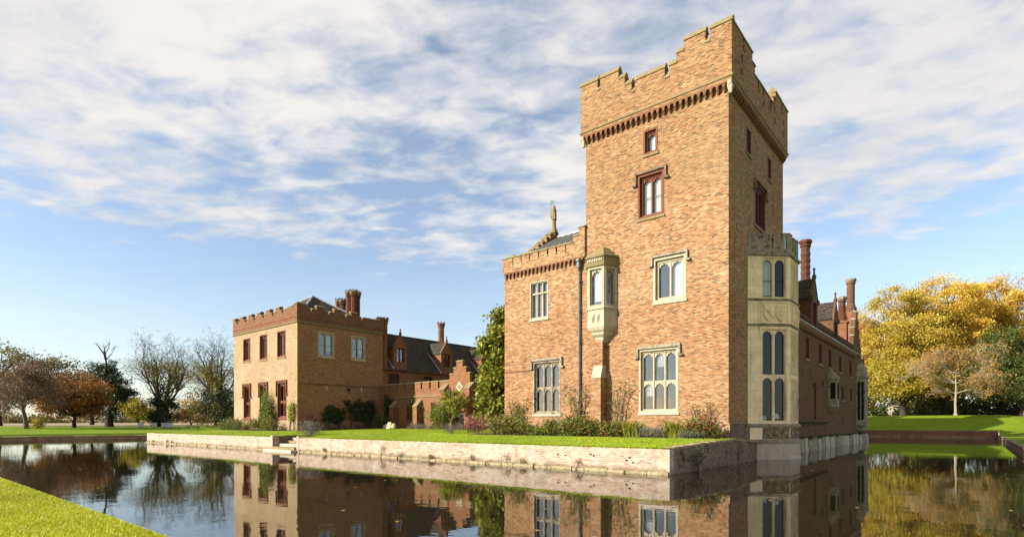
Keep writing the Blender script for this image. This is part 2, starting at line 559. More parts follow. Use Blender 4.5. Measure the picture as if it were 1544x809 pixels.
M['blind'] = plain_mat('white_blind_and_reflection', (0.74, 0.73, 0.70), (0.82, 0.81, 0.78), 2, 0.9, 0.1, 0.1)  # in the upper tower panes it imitates bright cloud reflected there
M['curtain'] = plain_mat('grey_curtain', (0.30, 0.30, 0.28), (0.46, 0.45, 0.42), 3, 0.9, 0.2, 0.1)
M['verdigris'] = plain_mat('verdigris_copper', (0.05, 0.12, 0.10), (0.08, 0.17, 0.15), 9, 0.6, 0.2)
M['wood'] = plain_mat('weathered_wood', (0.18, 0.14, 0.10), (0.30, 0.25, 0.19), 8, 0.8, 0.4)
M['pale_rock'] = plain_mat('pale_cut_stone', (0.55, 0.45, 0.28), (0.70, 0.60, 0.42), 6, 0.85, 0.6)
M['glass'] = glass_mat()
M['glass_dim'] = glass_mat('dim_reflection_glass', 0.35, 0.05)  # bay panes: reflection weakened to imitate dark trees mirrored in them

def tile_mat():
    t = NT('mossy_roof_tiles')
    P = t.geo.outputs['Position']
    sep = t.N.new('ShaderNodeSeparateXYZ')
    t.L(P, sep.inputs[0])
    cmb = t.N.new('ShaderNodeCombineXYZ')
    t.L(t.math('ADD', sep.outputs[0], t.math('MULTIPLY', sep.outputs[1], 1.0)), cmb.inputs[0])
    t.L(sep.outputs[2], cmb.inputs[1])
    b = t.N.new('ShaderNodeTexBrick')
    t.L(cmb.outputs[0], b.inputs['Vector'])
    b.inputs['Color1'].default_value = (0, 0, 0, 1)
    b.inputs['Color2'].default_value = (1, 1, 1, 1)
    b.inputs['Scale'].default_value = 1
    b.inputs['Brick Width'].default_value = 0.24
    b.inputs['Row Height'].default_value = 0.16
    b.inputs['Mortar Size'].default_value = 0.02
    col = t.ramp(b.outputs['Color'], [(0, (0.05, 0.04, 0.028)), (0.5, (0.10, 0.075, 0.05)), (1, (0.15, 0.11, 0.07))])
    col = t.mix(t.mr(t.noise(P, 0.8, 6, 0.7), 0.45, 0.65, 0, 0.75), col, (0.085, 0.085, 0.04))
    col = t.mix(b.outputs['Fac'], col, (0.03, 0.025, 0.02))
    return t.fin(col, 0.9, t.bump(t.math('SUBTRACT', t.noise(P, 12, 3), b.outputs['Fac']), 0.9, 0.04), 0.2)
M['tiles'] = tile_mat()

def lawn_mat(name, c1, c2, c3, tint=(0.66, 0.68, 0.48)):
    t = NT(name)
    P = t.geo.outputs['Position']
    fine = t.noise(P, 26, 4, 0.7)
    mid = t.noise(P, 1.6, 5, 0.65)
    col = t.ramp(fine, [(0.28, c1), (0.52, c2), (0.75, c3)])
    col = t.mix(t.mr(mid, 0.4, 0.65, 0, 0.7), col, t.mix(1.0, col, (0.66, 0.66, 0.6), 'MULTIPLY'))
    col = t.mix(t.mr(t.noise(P, 0.45, 4, 0.6), 0.5, 0.68, 0, 0.55), col, t.mix(1.0, col, (1.2, 1.02, 0.9), 'MULTIPLY'))
    col = t.mix(t.mr(t.noise(P, 7, 3, 0.6), 0.55, 0.75, 0, 0.3), col, (0.26, 0.25, 0.05))
    return t.fin(col, 0.9, t.bump(t.noise(P, 40, 3, 0.7), 1.0, 0.06), 0.1, tint)
M['lawn'] = lawn_mat('mown_lawn', (0.18, 0.24, 0.012), (0.32, 0.41, 0.02), (0.43, 0.52, 0.04))
M['rough_grass'] = lawn_mat('park_grass', (0.13, 0.19, 0.012), (0.25, 0.35, 0.02), (0.37, 0.46, 0.035))
M['soil'] = plain_mat('bed_soil', (0.05, 0.035, 0.022), (0.10, 0.07, 0.045), 10, 0.95, 0.8, 0.1)

def water_mat():
    t = NT('moat_water')
    P = t.geo.outputs['Position']
    t.fin((0.022, 0.017, 0.008), 0.5, None, 0.0)
    gl = t.N.new('ShaderNodeBsdfGlossy')
    gl.inputs['Color'].default_value = (0.97, 0.98, 1.0, 1)
    gl.inputs['Roughness'].default_value = 0.015
    h = t.math('ADD', t.math('MULTIPLY', t.noise(P, 1.3, 3, 0.5), 1.0), t.math('MULTIPLY', t.noise(P, 6.0, 2, 0.5), 0.16))
    # calm near the walls, a breath of wind in patches
    patch = t.mr(t.noise(P, 0.09, 3, 0.6), 0.42, 0.66, 0.35, 1.0)
    t.L(t.bump(t.math('MULTIPLY', h, patch), 0.05, 0.10), gl.inputs['Normal'])
    fr = t.N.new('ShaderNodeFresnel')
    fr.inputs['IOR'].default_value = 3.3
    mx = t.N.new('ShaderNodeMixShader')
    t.L(fr.outputs[0], mx.inputs[0])
    t.L(t.bsdf.outputs[0], mx.inputs[1])
    t.L(gl.outputs[0], mx.inputs[2])
    t.L(mx.outputs[0], t.out.inputs[0])
    return t.mat
M['water'] = water_mat()

def field_mat():
    t = NT('stubble_field')
    P = t.geo.outputs['Position']
    return t.fin(t.ramp(t.noise(P, 0.05, 4), [(0.35, (0.42, 0.31, 0.17)), (0.65, (0.5, 0.40, 0.24))]), 0.95, None, 0.1)
M['field'] = field_mat()
# ================================================================ setting: ground, moat, lawn
MX0, MX1, MY0, MY1 = -87.0, 2.5, 2.75, 100.0      # edges of the moat
def sm(a, b, x):
    t = min(1.0, max(0.0, (x - a) / (b - a)))
    return t * t * (3 - 2 * t)
def gh(x, y):
    z = 0.45
    if x < MX0:
        d = MX0 - x
        z += 0.22 * sm(2.4, 2.7, d) + 0.55 * sm(6, 48, d) + 0.7 * sm(48, 140, d) + max(0, d - 140) * 0.010
    if y >= MY1 - 0.01:
        d = y - MY1
        w = 1.0 - sm(2.4, 9.0, x)
        z = max(z, 0.45 + 0.55 * w + (2.35 * sm(3, 17, d)) + max(0, d - 60) * 0.008)
    if x > MX1:
        z += 0.9 * sm(3, 30, x - MX1)
    return z
def build_ground():
    xs = [-4000, -2000, -1000, -600, -400, -300, -240, -200, -175, -160, -150, -140, -130, -120, -112, -105, -99, -95, -92, -90, -89.7, -89.4, -88.2, MX0, -70, -55, -40, -30, -20, -12, -6, -2, 0, 1.4, MX1, 3.6, 5, 7, 9.5, 13, 18, 25, 34, 50, 80, 150, 400, 1000, 3000]
    ys = [-3000, -1000, -300, -100, -40, -15, -5, 0, MY0, 10, 20, 30, 40, 50, 60, 70, 80, 90, 96, MY1, 101.5, 103, 104.5, 106, 108, 110, 112, 114, 116, 117.5, 120, 126, 135, 150, 175, 220, 300, 500, 1000, 3000]
    mb = MB()
    idx = {}
    for i, x in enumerate(xs):
        for j, y in enumerate(ys):
            idx[i, j] = len(mb.v)
            mb.v.append((x, y, gh(x, y)))
    for i in range(len(xs) - 1):
        for j in range(len(ys) - 1):
            if MX0 <= xs[i] < MX1 and MY0 <= ys[j] < MY1:
                continue
            mb.f.append((idx[i, j], idx[i + 1, j], idx[i + 1, j + 1], idx[i, j + 1]))
            mb.m.append(1 if xs[i + 1] <= -160 else 0)
    # grassy drop from the near bank into the water
    for k in range(40):
        x0, x1 = MX0 + k * (MX1 - MX0) / 40, MX0 + (k + 1) * (MX1 - MX0) / 40
        mb.face([(x0, MY0, 0.45), (x0, MY0 + 0.18, 0.34), (x1, MY0 + 0.18, 0.34), (x1, MY0, 0.45)])
        mb.face([(x0, MY0 + 0.18, 0.34), (x0, MY0 + 0.32, -0.4), (x1, MY0 + 0.32, -0.4), (x1, MY0 + 0.18, 0.34)], 2)
    obj('ground', mb, [M['rough_grass'], M['field'], M['soil']], None, kind='structure')
build_ground()
mb = MB()
mb.face([(MX0, MY0, 0), (MX1, MY0, 0), (MX1, MY1, 0), (MX0, MY1, 0)])
obj('moat_water', mb, M['water'], None, kind='structure')
mb = MB()
mb.face([(MX0 - 1, MY0 - 1, -0.6), (MX1 + 1, MY0 - 1, -0.6), (MX1 + 1, MY1 + 1, -0.6), (MX0 - 1, MY1 + 1, -0.6)])
obj('moat_bed', mb, M['soil'], None, kind='structure')

TX0, TX1, TY0 = -67.4, -9.05, 20.35               # island edges
def th(y):
    return 1.03 + 0.24 * min(1.0, max(0.0, (y - 20.3) / 7.7)) + 0.2 * sm(28, 37, y)
mb = MB()
SX0, SX1, SY = -40.4, -36.65, 22.3                # gap for the steps
lx = [TX0, -55, SX0, SX1, -25, -15, TX1 - 0.02]
ly = [TY0 + 0.02, SY, 24, 26, 28, 30, 33, 37, 40, 50, 60, 75]
for i in range(len(lx) - 1):
    for j in range(len(ly) - 1):
        if lx[i] == SX0 and j == 0:
            continue
        if j > 4 and lx[i] >= -15:
            continue
        mb.face([(lx[i], ly[j], th(ly[j])), (lx[i + 1], ly[j], th(ly[j])), (lx[i + 1], ly[j + 1], th(ly[j + 1])), (lx[i], ly[j + 1], th(ly[j + 1]))])
obj('terrace_lawn', mb, M['lawn'], None, kind='structure')
# planting bed along the foot of the buildings
mb = MB()
for (x0, x1, y0, y1) in ((-26.5, -9.7, 27.0, 28.7), (-66.5, -51.2, 27.3, 28.7), (-51.7, -49.6, 28.7, 38.5), (-49.6, -26.4, 36.6, 38.5)):
    za, zb = th(y0) + 0.03, th(y1) + 0.05
    mb.hexa([(x0, y0, za - 0.3), (x1, y0, za - 0.3), (x1, y1, zb - 0.3), (x0, y1, zb - 0.3), (x0, y0, za), (x1, y0, za), (x1, y1, zb), (x0, y1, zb)])
obj('flower_bed', mb, M['soil'], None, kind='structure')

# ---------------------------------------------------------------- terrace wall with its footing stones
rng = random.Random(4)
tw = thing('terrace_wall', 'limewashed brick retaining wall rising from the moat below the lawn', 'wall', (-38, TY0, 0))
for (x0, x1) in ((TX0, SX0), (SX1, TX1)):
    mb = MB()
    mb.box(x0, x1, TY0, TY0 + 0.4, -0.5, 1.0)
    obj('front_wall', mb, M['brick_white'], tw)
mb = MB()
xa, xb = TX1 - 0.4, TX1 - 0.003
mb.hexa([(xa, TY0 + 0.4, -0.5), (xb, TY0 + 0.4, -0.5), (xb, 28.0, -0.5), (xa, 28.0, -0.5), (xa, TY0 + 0.4, 1.0), (xb, TY0 + 0.4, 1.0), (xb, 28.0, 1.2), (xa, 28.0, 1.2)])
mb.hexa([(xa, 28.0, -0.5), (xb, 28.0, -0.5), (xb, 31.6, -0.5), (xa, 31.6, -0.5), (xa, 28.0, 1.2), (xb, 28.0, 1.2), (xb, 31.6, 1.0), (xa, 31.6, 1.0)])
obj('side_wall', mb, M['brick_mossy'], tw, label='dark mossy side of the retaining wall')
mb = MB()
mb.box(TX0 + 0.003, TX0 + 0.4, TY0 + 0.4, 75, -0.5, 1.0)
obj('side_wall', mb, M['brick_mossy'], tw)
for x in (SX0, SX1):
    mb = MB()
    mb.box(x - 0.16, x + 0.16, TY0 - 0.03, TY0 + 0.5, -0.5, 1.1)
    p_ = obj('end_pier', mb, M['brick_white'], tw)
def sw(y):
    return 1.0 + 0.2 * min(1, (y - TY0) / 7.65) if y < 28 else 1.2 - 0.2 * (y - 28) / 3.6
mb = MB()
for k in range(30):                                   # thin mortar capping with moss on the side wall
    y = TY0 + 0.45 + k * 0.37
    mb.box(TX1 - 0.44 + rng.uniform(-0.02, 0.02), TX1 + rng.uniform(0.0, 0.05), y, y + 0.36, sw(y) - 0.03, sw(y) + 0.05 + rng.uniform(0, 0.035))
obj('moss_capping', mb, M['wet_base'], tw)
x = TX0
while x < TX1 - 0.1:
    w = min(rng.uniform(0.55, 1.25), TX1 - x)
    mb = MB()
    o = rng.uniform(0.10, 0.2)
    z = rng.uniform(0.07, 0.13)
    mb.hexa([(x, TY0 - o, -0.4), (x + w - 0.008, TY0 - o, -0.4), (x + w - 0.008, TY0 + 0.1, -0.4), (x, TY0 + 0.1, -0.4),
             (x + 0.01, TY0 - o + 0.02, z), (x + w - 0.03, TY0 - o + 0.02, z), (x + w - 0.03, TY0 + 0.1, z + 0.03), (x + 0.01, TY0 + 0.1, z + 0.03)])
    obj('footing_stone', mb, M['wet_base'], tw)
    x += w
# missing bricks, dark holes in the face
for (x, z) in ((-14.3, 0.62), (-13.9, 0.60), (-12.6, 0.68), (-12.45, 0.64), (-10.9, 0.5), (-10.75, 0.62), (-10.6, 0.42), (-41.2, 0.33), (-58.6, 0.2), (-26.2, 0.24), (-26.0, 0.27), (-30.5, 0.22), (-21, 0.35)):
    mb = MB()
    mb.box(x - 0.05, x + 0.05, TY0 - 0.004, TY0 + 0.05, z - 0.03, z + 0.03)
    obj('drain_hole', mb, M['room'], tw)

steps = thing('garden_steps', 'worn stone steps going down from the lawn to the moat', 'steps', (-38.5, 21, 0))
for k, (y0, z) in enumerate(((19.75, 0.13), (20.2, 0.30), (20.75, 0.5), (21.3, 0.72), (21.8, 0.92))):
    mb = MB()
    mb.box(SX0 + 0.262 - (0.4 if k == 0 else 0), SX1 - 0.262 + (0.4 if k == 0 else 0), y0, y0 + 0.62 if k < 4 else 22.35, (-0.5 if k < 2 else z - 0.24), z)
    obj('step', mb, M['coping'] if k % 2 else M['pale_base'], steps)
for x0, x1 in ((SX0 - 0.2, SX0 + 0.24), (SX1 - 0.24, SX1 + 0.2)):
    mb = MB()
    mb.box(x0, x1, TY0 + 0.51, 22.4, -0.4, 1.02)
    obj('cheek_wall', mb, M['brick_mossy'], steps)

# ---------------------------------------------------------------- banks of the moat
def bank_wall(label, x0, x1, y0, y1, z, along):
    t = thing('moat_wall', label, 'wall', ((x0 + x1) / 2, (y0 + y1) / 2, 0))
    mb = MB()
    mb.box(x0, x1, y0, y1, -0.5, z - 0.1)
    obj('brick_face', mb, M['brick_bank'], t)
    n = max(4, int((x1 - x0 if along == 'x' else y1 - y0) / 2.2))
    r2 = random.Random(9)
    for i in range(n):
        mb = MB()
        zz = z + r2.uniform(-0.03, 0.03)
        if along == 'x':
            a, b = x0 + (x1 - x0) * i / n, x0 + (x1 - x0) * (i + 1) / n - 0.02
            mb.box(a, b, y0 - 0.03, y1, z - 0.1, zz)
        else:
            a, b = y0 + (y1 - y0) * i / n, y0 + (y1 - y0) * (i + 1) / n - 0.02
            mb.box(x0 - 0.03, x1 + 0.03, a, b, z - 0.1, zz)
        obj('coping', mb, M['wet_base'], t)
bank_wall('low red brick wall of the moat below the autumn trees', -45, MX1, MY1 - 0.1, MY1 + 0.25, 1.02, 'x')
bank_wall('dark shaded brick wall of the moat below the park lawn', MX0 - 0.3, MX0 + 0.08, MY0, MY1, 0.46, 'y')
bank_wall('low brick edging of the moat beside the open sunny grass bank', MX1 - 0.08, MX1 + 0.25, MY0, MY1 - 0.1, 0.46, 'y')

# ================================================================ building parts
def wall(mb, fr, u0, u1, z0, z1, opens=(), back=0.7, reveal=0.26):
    us = sorted({u0, u1, *[q for o in opens for q in o[:2]]})
    zs = sorted({z0, z1, *[q for o in opens for q in o[2:4]]})
    us = [q for q in us if u0 <= q <= u1]
    zs = [q for q in zs if z0 <= q <= z1]
    P = fr.P
    for a, b in zip(us, us[1:]):
        for c, d in zip(zs, zs[1:]):
            um, zm = (a + b) / 2, (c + d) / 2
            if any(o[0] < um < o[1] and o[2] < zm < o[3] for o in opens):
                continue
            mb.face([P(a, c), P(b, c), P(b, d), P(a, d)])
    for (a, b, c, d) in [o[:4] for o in opens]:
        for (p, q) in (((a, c), (b, c)), ((b, c), (b, d)), ((b, d), (a, d)), ((a, d), (a, c))):
            mb.face([P(p[0], p[1]), P(q[0], q[1]), P(q[0], q[1], -reveal), P(p[0], p[1], -reveal)])
            mb.face([P(p[0], p[1], -reveal), P(q[0], q[1], -reveal), P(q[0], q[1], -back), P(p[0], p[1], -back)], 1)
        mb.face([P(a, c, -back), P(b, c, -back), P(b, d, -back), P(a, d, -back)], 1)

def arch_curve(s, p=2.3, q=0.6):
    return max(0.0, 1 - abs(s) ** p) ** q

def tracery(mb, fr, u0, u1, zs, za, zt, o0, o1, cusp=0.06, n=28, pointed=False):
    """spandrel plate with a cusped arch cut out of its lower edge"""
    P = fr.P
    pts = []
    for i in range(n + 1):
        s = -1 + 2 * i / n
        h = (1 - abs(s)) ** 0.62 if pointed else arch_curve(s)
        z = zs + (za - zs) * h
        for c in (-0.74, -0.30, 0.30, 0.74):
            z -= cusp * max(0.0, 1 - abs(s - c) / 0.15)
        z = max(zs - cusp, z)
        pts.append((u0 + (u1 - u0) * i / n, z))
    for (a, b) in zip(pts, pts[1:]):
        mb.face([P(a[0], a[1], o1), P(b[0], b[1], o1), P(b[0], zt, o1), P(a[0], zt, o1)])
        mb.face([P(a[0], a[1], o0), P(b[0], b[1], o0), P(b[0], b[1], o1), P(a[0], a[1], o1)])

def ring(mb, fr, u0, u1, z0, z1, w, o0, o1, wb=None):
    wb = w if wb is None else wb
    fr.box(mb, u0, u0 + w, z0, z1, o0, o1)
    fr.box(mb, u1 - w, u1, z0, z1, o0, o1)
    fr.box(mb, u0 + w, u1 - w, z1 - w, z1, o0, o1)
    fr.box(mb, u0 + w, u1 - w, z0, z0 + wb, o0, o1)

def window(par, fr, u0, u1, z0, z1, cols, rows, mat, arched=True, fw=0.14, mw=0.09, hood=None, sill=None, blind=None, blind_mat='blind',
           bars=(), bar_mat='dark_bar', cusp=0.055, inner=None, name='window', label=None, deep=0.0, pointed=False, hood_mat=None, ah=0.38, glass='glass'):
    """rows: z levels of the lights from the bottom up, e.g. (z0, transom, z1)"""
    mt = M[mat]
    mb = MB()
    ring(mb, fr, u0 - 0.002, u1 + 0.002, z0 - 0.002, z1 + 0.002, fw * 0.5, -0.14 - deep, 0.018)
    ring(mb, fr, u0 + fw * 0.5, u1 - fw * 0.5, z0 + fw * 0.5, z1 - fw * 0.5, fw * 0.5, -0.25 - deep, -0.07 - deep)
    w = obj(name, mb, mt, par, label=label)
    a, b = u0 + fw, u1 - fw
    lo, hi = z0 + fw, z1 - fw
    oo0, oo1 = -0.24 - deep, -0.115 - deep
    lw = (b - a - mw * (cols - 1)) / cols
    levels = [lo] + list(rows[1:-1]) + [hi]
    for k in range(1, cols):
        mb = MB()
        c = a + k * lw + (k - 1) * mw
        fr.box(mb, c, c + mw, lo, hi, oo0, oo1)
        fr.box(mb, c + mw * 0.28, c + mw * 0.72, lo, hi, oo1, oo1 + 0.03)
        obj('mullion', mb, mt, w)
    for zt in levels[1:-1]:
        for k in range(cols):
            mb = MB()
            c = a + k * (lw + mw)
            fr.box(mb, c, c + lw, zt - mw * 0.5, zt + mw * 0.5, oo0, oo1)
            obj('transom', mb, mt, w)
    for r in range(len(levels) - 1):
        zb = levels[r] + (mw * 0.5 if r else 0)
        zt = levels[r + 1] - (mw * 0.5 if r < len(levels) - 2 else 0)
        for k in range(cols):
            c = a + k * (lw + mw)
            if arched:
                mb = MB()
                h = min(lw * (0.72 if pointed else 0.56), (zt - zb) * ah)
                tracery(mb, fr, c, c + lw, zt - 0.05 - h, zt - 0.05, zt, oo0 + 0.02, oo1 - 0.012, cusp, 28, pointed)
                obj('tracery', mb, mt, w)
            mb = MB()
            P = fr.P
            op = -0.215 - deep
            mb.face([P(c, zb, op), P(c + lw, zb, op), P(c + lw, zt, op), P(c, zt, op)])
            obj('pane', mb, M[glass], w)
            if inner:
                mb = MB()
                ring(mb, fr, c, c + lw, zb, zt, 0.035, op + 0.004, op + 0.035)
                obj('casement', mb, M[inner], w)
            for bz in bars:
                zz = zb + (zt - zb) * bz
                mb = MB()
                fr.box(mb, c, c + lw, zz - 0.018, zz + 0.018, op + 0.004, op + 0.03)
                obj('glazing_bar', mb, M[bar_mat], w)
            if blind and blind(k, r):
                q = blind(k, r)
                mb = MB()
                nn = 6
                for i in range(nn):
                    f0, f1 = i / nn, (i + 1) / nn
                    oa, ob = op - 0.07 - 0.03 * (i % 2), op - 0.07 - 0.03 * ((i + 1) % 2)
                    zl = zt - (zt - zb) * q
                    mb.face([P(c + lw * f0, zl, oa), P(c + lw * f1, zl, ob), P(c + lw * f1, zt, ob), P(c + lw * f0, zt, oa)])
                obj('curtain', mb, M[blind_mat], w)
    if hood:
        ex, drop, th_ = hood
        hm = M[hood_mat or mat]
        mb = MB()
        zh = z1 + 0.03
        fr.box(mb, u0 - ex, u1 + ex, zh, zh + th_, -0.05, 0.13)
        fr.box(mb, u0 - ex + 0.02, u1 + ex - 0.02, zh + th_, zh + th_ + 0.04, -0.05, 0.08)
        for (p, q, e0, e1) in ((u0 - ex, u0 - ex + th_, u0 - ex - 0.13, u0 - ex + th_), (u1 + ex - th_, u1 + ex, u1 + ex - th_, u1 + ex + 0.13)):
            fr.box(mb, p, q, zh - drop, zh - 0.001, -0.05, 0.12)
            fr.box(mb, e0, e1, zh - drop - 0.11, zh - drop - 0.001, -0.05, 0.16)
        obj('hood_mould', mb, hm, w)
    if sill:
        mb = MB()
        fr.box(mb, u0 - 0.05, u1 + 0.05, z0 - 0.13, z0 - 0.004, -0.2, 0.07)
        obj('sill', mb, M[sill], w)
    return w

def coping_piece(par, fr, u0, u1, z, o0, o1, h=0.22, mat='coping', over=0.05, name='coping_stone'):
    """gabled coping stone along u"""
    mb = MB()
    P = fr.P
    om = (o0 + o1) / 2
    sec = [(o1 + over, z - 0.02), (o1 + over, z + 0.05), (om + 0.04, z + h), (om - 0.04, z + h), (o0 - over, z + 0.05), (o0 - over, z - 0.02)]
    mb.prism([P(u0, zz, oo) for oo, zz in sec], 0, fr.u * (u1 - u0))
    return obj(name, mb, M[mat], par)

def parapet(par, fr, prof, zbase, o0, o1, brick, coping='coping', ch=0.22, zmin=None):
    """prof: (u0, u1, top height); low entries are the crenels"""
    for i, (a, b, z) in enumerate(prof):
        mb = MB()
        fr.box(mb, a, b, zbase, z - ch, o0, o1)
        m_ = obj('merlon', mb, M[brick], par)
        left = prof[i - 1][2] if i else -1
        right = prof[i + 1][2] if i < len(prof) - 1 else -1
        ea = 0.04 if left < z else 0.0
        eb = 0.04 if right < z else 0.0
        coping_piece(m_, fr, a - ea + (0.001 if left > z else 0), b + eb - (0.001 if right > z else 0), z - ch, o0, o1, ch, coping)

def corbel_mesh(pitch, h, proj, mat):
    mb = MB()
    n = 8
    pts = []
    for i in range(n + 1):
        u = -pitch / 2 + pitch * i / n
        s = abs(u) / (pitch / 2)
        z = -h * 0.62 + h * 0.46 * (max(0, 1 - (1 - s) ** 2.2)) ** 0.7
        if s < 0.4: z = -h * 0.62
        pts.append((u, z))
    for a, b in zip(pts, pts[1:]):
        mb.face([(a[0], -proj, a[1]), (b[0], -proj, b[1]), (b[0], -proj, 0), (a[0], -proj, 0)])
        mb.face([(a[0], -proj, a[1]), (b[0], -proj, b[1]), (b[0], -proj * 0.55, b[1]), (a[0], -proj * 0.55, a[1])])
    w = pitch * 0.2
    mb.hexa([(-w * .5, -0.07, -h), (w * .5, -0.07, -h), (w * .5, 0.0, -h), (-w * .5, 0.0, -h), (-w, -proj, -h * .58), (w, -proj, -h * .58), (w, 0, -h * .58), (-w, 0, -h * .58)])
    mb.hexa([(-w, -proj + 0.012, -h * .58), (w, -proj + 0.012, -h * .58), (w, 0, -h * .58), (-w, 0, -h * .58), (-w, -proj + 0.012, 0), (w, -proj + 0.012, 0), (w, 0, 0), (-w, 0, 0)])
    return raw_mesh('corbel', mb.v, mb.f, M[mat])

def corbels(par, me, fr, u0, u1, z, n, rotz):
    for i in range(n):
        u = u0 + (u1 - u0) * (i + 0.5) / n
        inst('corbel', me, par, fr.P(u, z, 0.0), rotz)

def chimney(par, x, y, z0, z1, r, mat, cap='coping', n=8, crenel=False, rings=0, base=True, name='chimney'):
    mb = MB()
    prof = []
    if base:
        prof += [(r * 1.45, 0), (r * 1.45, 0.5), (r * 1.2, 0.62), (r * 1.2, 0.8), (r, 0.9)]
    else:
        prof += [(r, 0)]
    H = z1 - z0
    for k in range(rings):
        zz = 1.0 + (H - 1.9) * k / rings
        d = (H - 1.9) / rings
        prof += [(r * 1.07, zz), (r * 1.07, zz + d * 0.45), (r * 0.97, zz + d * 0.5), (r * 0.97, zz + d * 0.95)]
    prof += [(r, H - 0.72), (r * 1.22, H - 0.66), (r * 1.22, H - 0.56), (r * 1.05, H - 0.5)]
    mb.lathe((x, y, z0), prof, n, math.pi / n)
    c = obj(name, mb, M[mat], par)
    mb = MB()
    mb.lathe((x, y, z1 - 0.52), [(r * 1.06, 0), (r * 1.35, 0.14), (r * 1.42, 0.2), (r * 1.42, 0.36), (r * 1.3, 0.40), (r * 0.8, 0.40), (r * 0.75, 0.1)], n, math.pi / n)
    if crenel:
        for i in range(n):
            t = 2 * math.pi * i / n
            mb.lathe((x + r * 1.2 * math.cos(t), y + r * 1.2 * math.sin(t), z1 - 0.14), [(r * 0.24, 0), (r * 0.24, 0.2)], 4, t)
    obj('chimney_cap', mb, M[cap], c)
    return c

# ================================================================ corner tower
FRONT = Fr((0, 28.7, 0), (1, 0, 0), (0, -1, 0))       # sunlit south front, u = X
SIDE = Fr((-9.6, 0, 0), (0, 1, 0), (1, 0, 0))         # shaded east side, u = Y
tower = thing('corner_tower', 'tall battlemented brick corner tower with stepped parapet and stone bay', 'tower', (-13.85, 33.9, 0))
mb = MB()
fo = [(-14.31, -13.45, 17.04, 18.42), (-14.66, -13.08, 13.5, 15.98), (-13.72, -11.82, 8.68, 11.12), (-14.58, -12.26, 2.6, 6.14)]
wall(mb, FRONT, -18.1, -9.6, 0.6, 19.3, fo)
so = [(31.56, 32.33, 16.86, 18.28), (35.62, 36.35, 16.8, 18.16), (33.03, 35.1, 13.3, 15.78)]
wall(mb, SIDE, 28.7, 39.1, 0.0, 19.3, so)
mb.face([(-18.1, 28.7, 0.6), (-18.1, 39.1, 0.6), (-18.1, 39.1, 19.3), (-18.1, 28.7, 19.3)])
mb.face([(-18.1, 39.1, 0.6), (-9.6, 39.1, 0.6), (-9.6, 39.1, 19.3), (-18.1, 39.1, 19.3)])
obj('wall', mb, [M['brick'], M['room']], tower)
mb = MB()
mb.face([(-18.3, 28.6, 19.75), (-9.4, 28.6, 19.75), (-9.4, 39.3, 19.75), (-18.3, 39.3, 19.75)])
obj('roof', mb, M['lead'], tower)
mb = MB()                                             # plinth
mb.hexa([(-18.1, 28.58, 0.6), (-9.48, 28.58, 0.6), (-9.48, 28.75, 0.6), (-18.1, 28.75, 0.6), (-18.1, 28.6, 1.98), (-9.5, 28.6, 1.98), (-9.6, 28.7, 2.06), (-18.1, 28.7, 2.06)])
obj('plinth', mb, M['brick'], tower)
mb = MB()
mb.hexa([(-9.7, 28.75, -0.4), (-9.48, 28.75, -0.4), (-9.48, 31.9, -0.4), (-9.7, 31.9, -0.4), (-9.7, 28.7, 2.0), (-9.5, 28.7, 2.0), (-9.5, 31.8, 2.0), (-9.7, 31.8, 2.0)])
obj('plinth', mb, M['brick_mossy'], tower, label='damp mossy plinth beside the stone bay')

# battlements: stepped merlons
def step_profile(a, b):
    seg = [(1.16, 22.65), (0.16, 22.02), (1.18, 22.65), (0.40, 22.13), (0.42, 21.62), (0.2, 21.06), (1.74, 21.65), (0.28, 21.05), (0.4, 21.64), (0.4, 22.13), (1.1, 22.64), (0.26, 22.0), (1.05, 22.62)]
    tot = sum(s[0] for s in seg)
    out, u = [], a
    for w, z in seg:
        u2 = u + (b - a) * w / tot
        out.append((u, u2, z))
        u = u2
    return out
parapet(tower, FRONT, step_profile(-18.33, -9.37), 19.32, -0.15, 0.23, 'brick', ch=0.32)
parapet(tower, SIDE, step_profile(28.86, 39.33), 19.32, -0.15, 0.23, 'brick', ch=0.32)
BACK = Fr((0, 39.1, 0), (1, 0, 0), (0, 1, 0))
LEFT = Fr((-18.1, 0, 0), (0, 1, 0), (-1, 0, 0))
parapet(tower, BACK, step_profile(-18.33, -9.76), 19.32, -0.15, 0.23, 'brick')
parapet(tower, LEFT, step_profile(28.86, 38.94), 19.32, -0.15, 0.23, 'brick')
for fr, a, b in ((FRONT, -18.39, -9.31), (SIDE, 28.475, 39.39), (LEFT, 28.475, 39.33), (BACK, -18.325, -9.375)):
    mb = MB()
    P = fr.P
    sec = [(0.231, 19.46), (0.275, 19.48), (0.29, 19.53), (0.28, 19.58), (0.231, 19.62)]
    mb.prism([P(a, z, o) for o, z in sec], 0, fr.u * (b - a))
    obj('string_course', mb, M['coping'], tower)
cm = corbel_mesh(8.6 / 26, 0.46, 0.225, 'brick_red')
corbels(tower, cm, FRONT, -18.08, -9.62, 19.32, 26, 0)
cm2 = corbel_mesh(10.4 / 31, 0.46, 0.225, 'brick_red')
corbels(tower, cm2, SIDE, 28.72, 39.08, 19.32, 31, R(90))
for x in (-18.22, -9.48):                              # carved stone beasts under the corners
    mb = MB()
    mb.hexa([(x - 0.06, 28.58, 18.72), (x + 0.06, 28.58, 18.72), (x + 0.06, 28.7, 18.72), (x - 0.06, 28.7, 18.72), (x - 0.14, 28.44, 19.1), (x + 0.14, 28.44, 19.1), (x + 0.14, 28.7, 19.1), (x - 0.14, 28.7, 19.1)])
    mb.box(x - 0.1, x + 0.1, 28.42, 28.6, 19.101, 19.3)
    obj('corner_corbel', mb, M['stone'], tower)
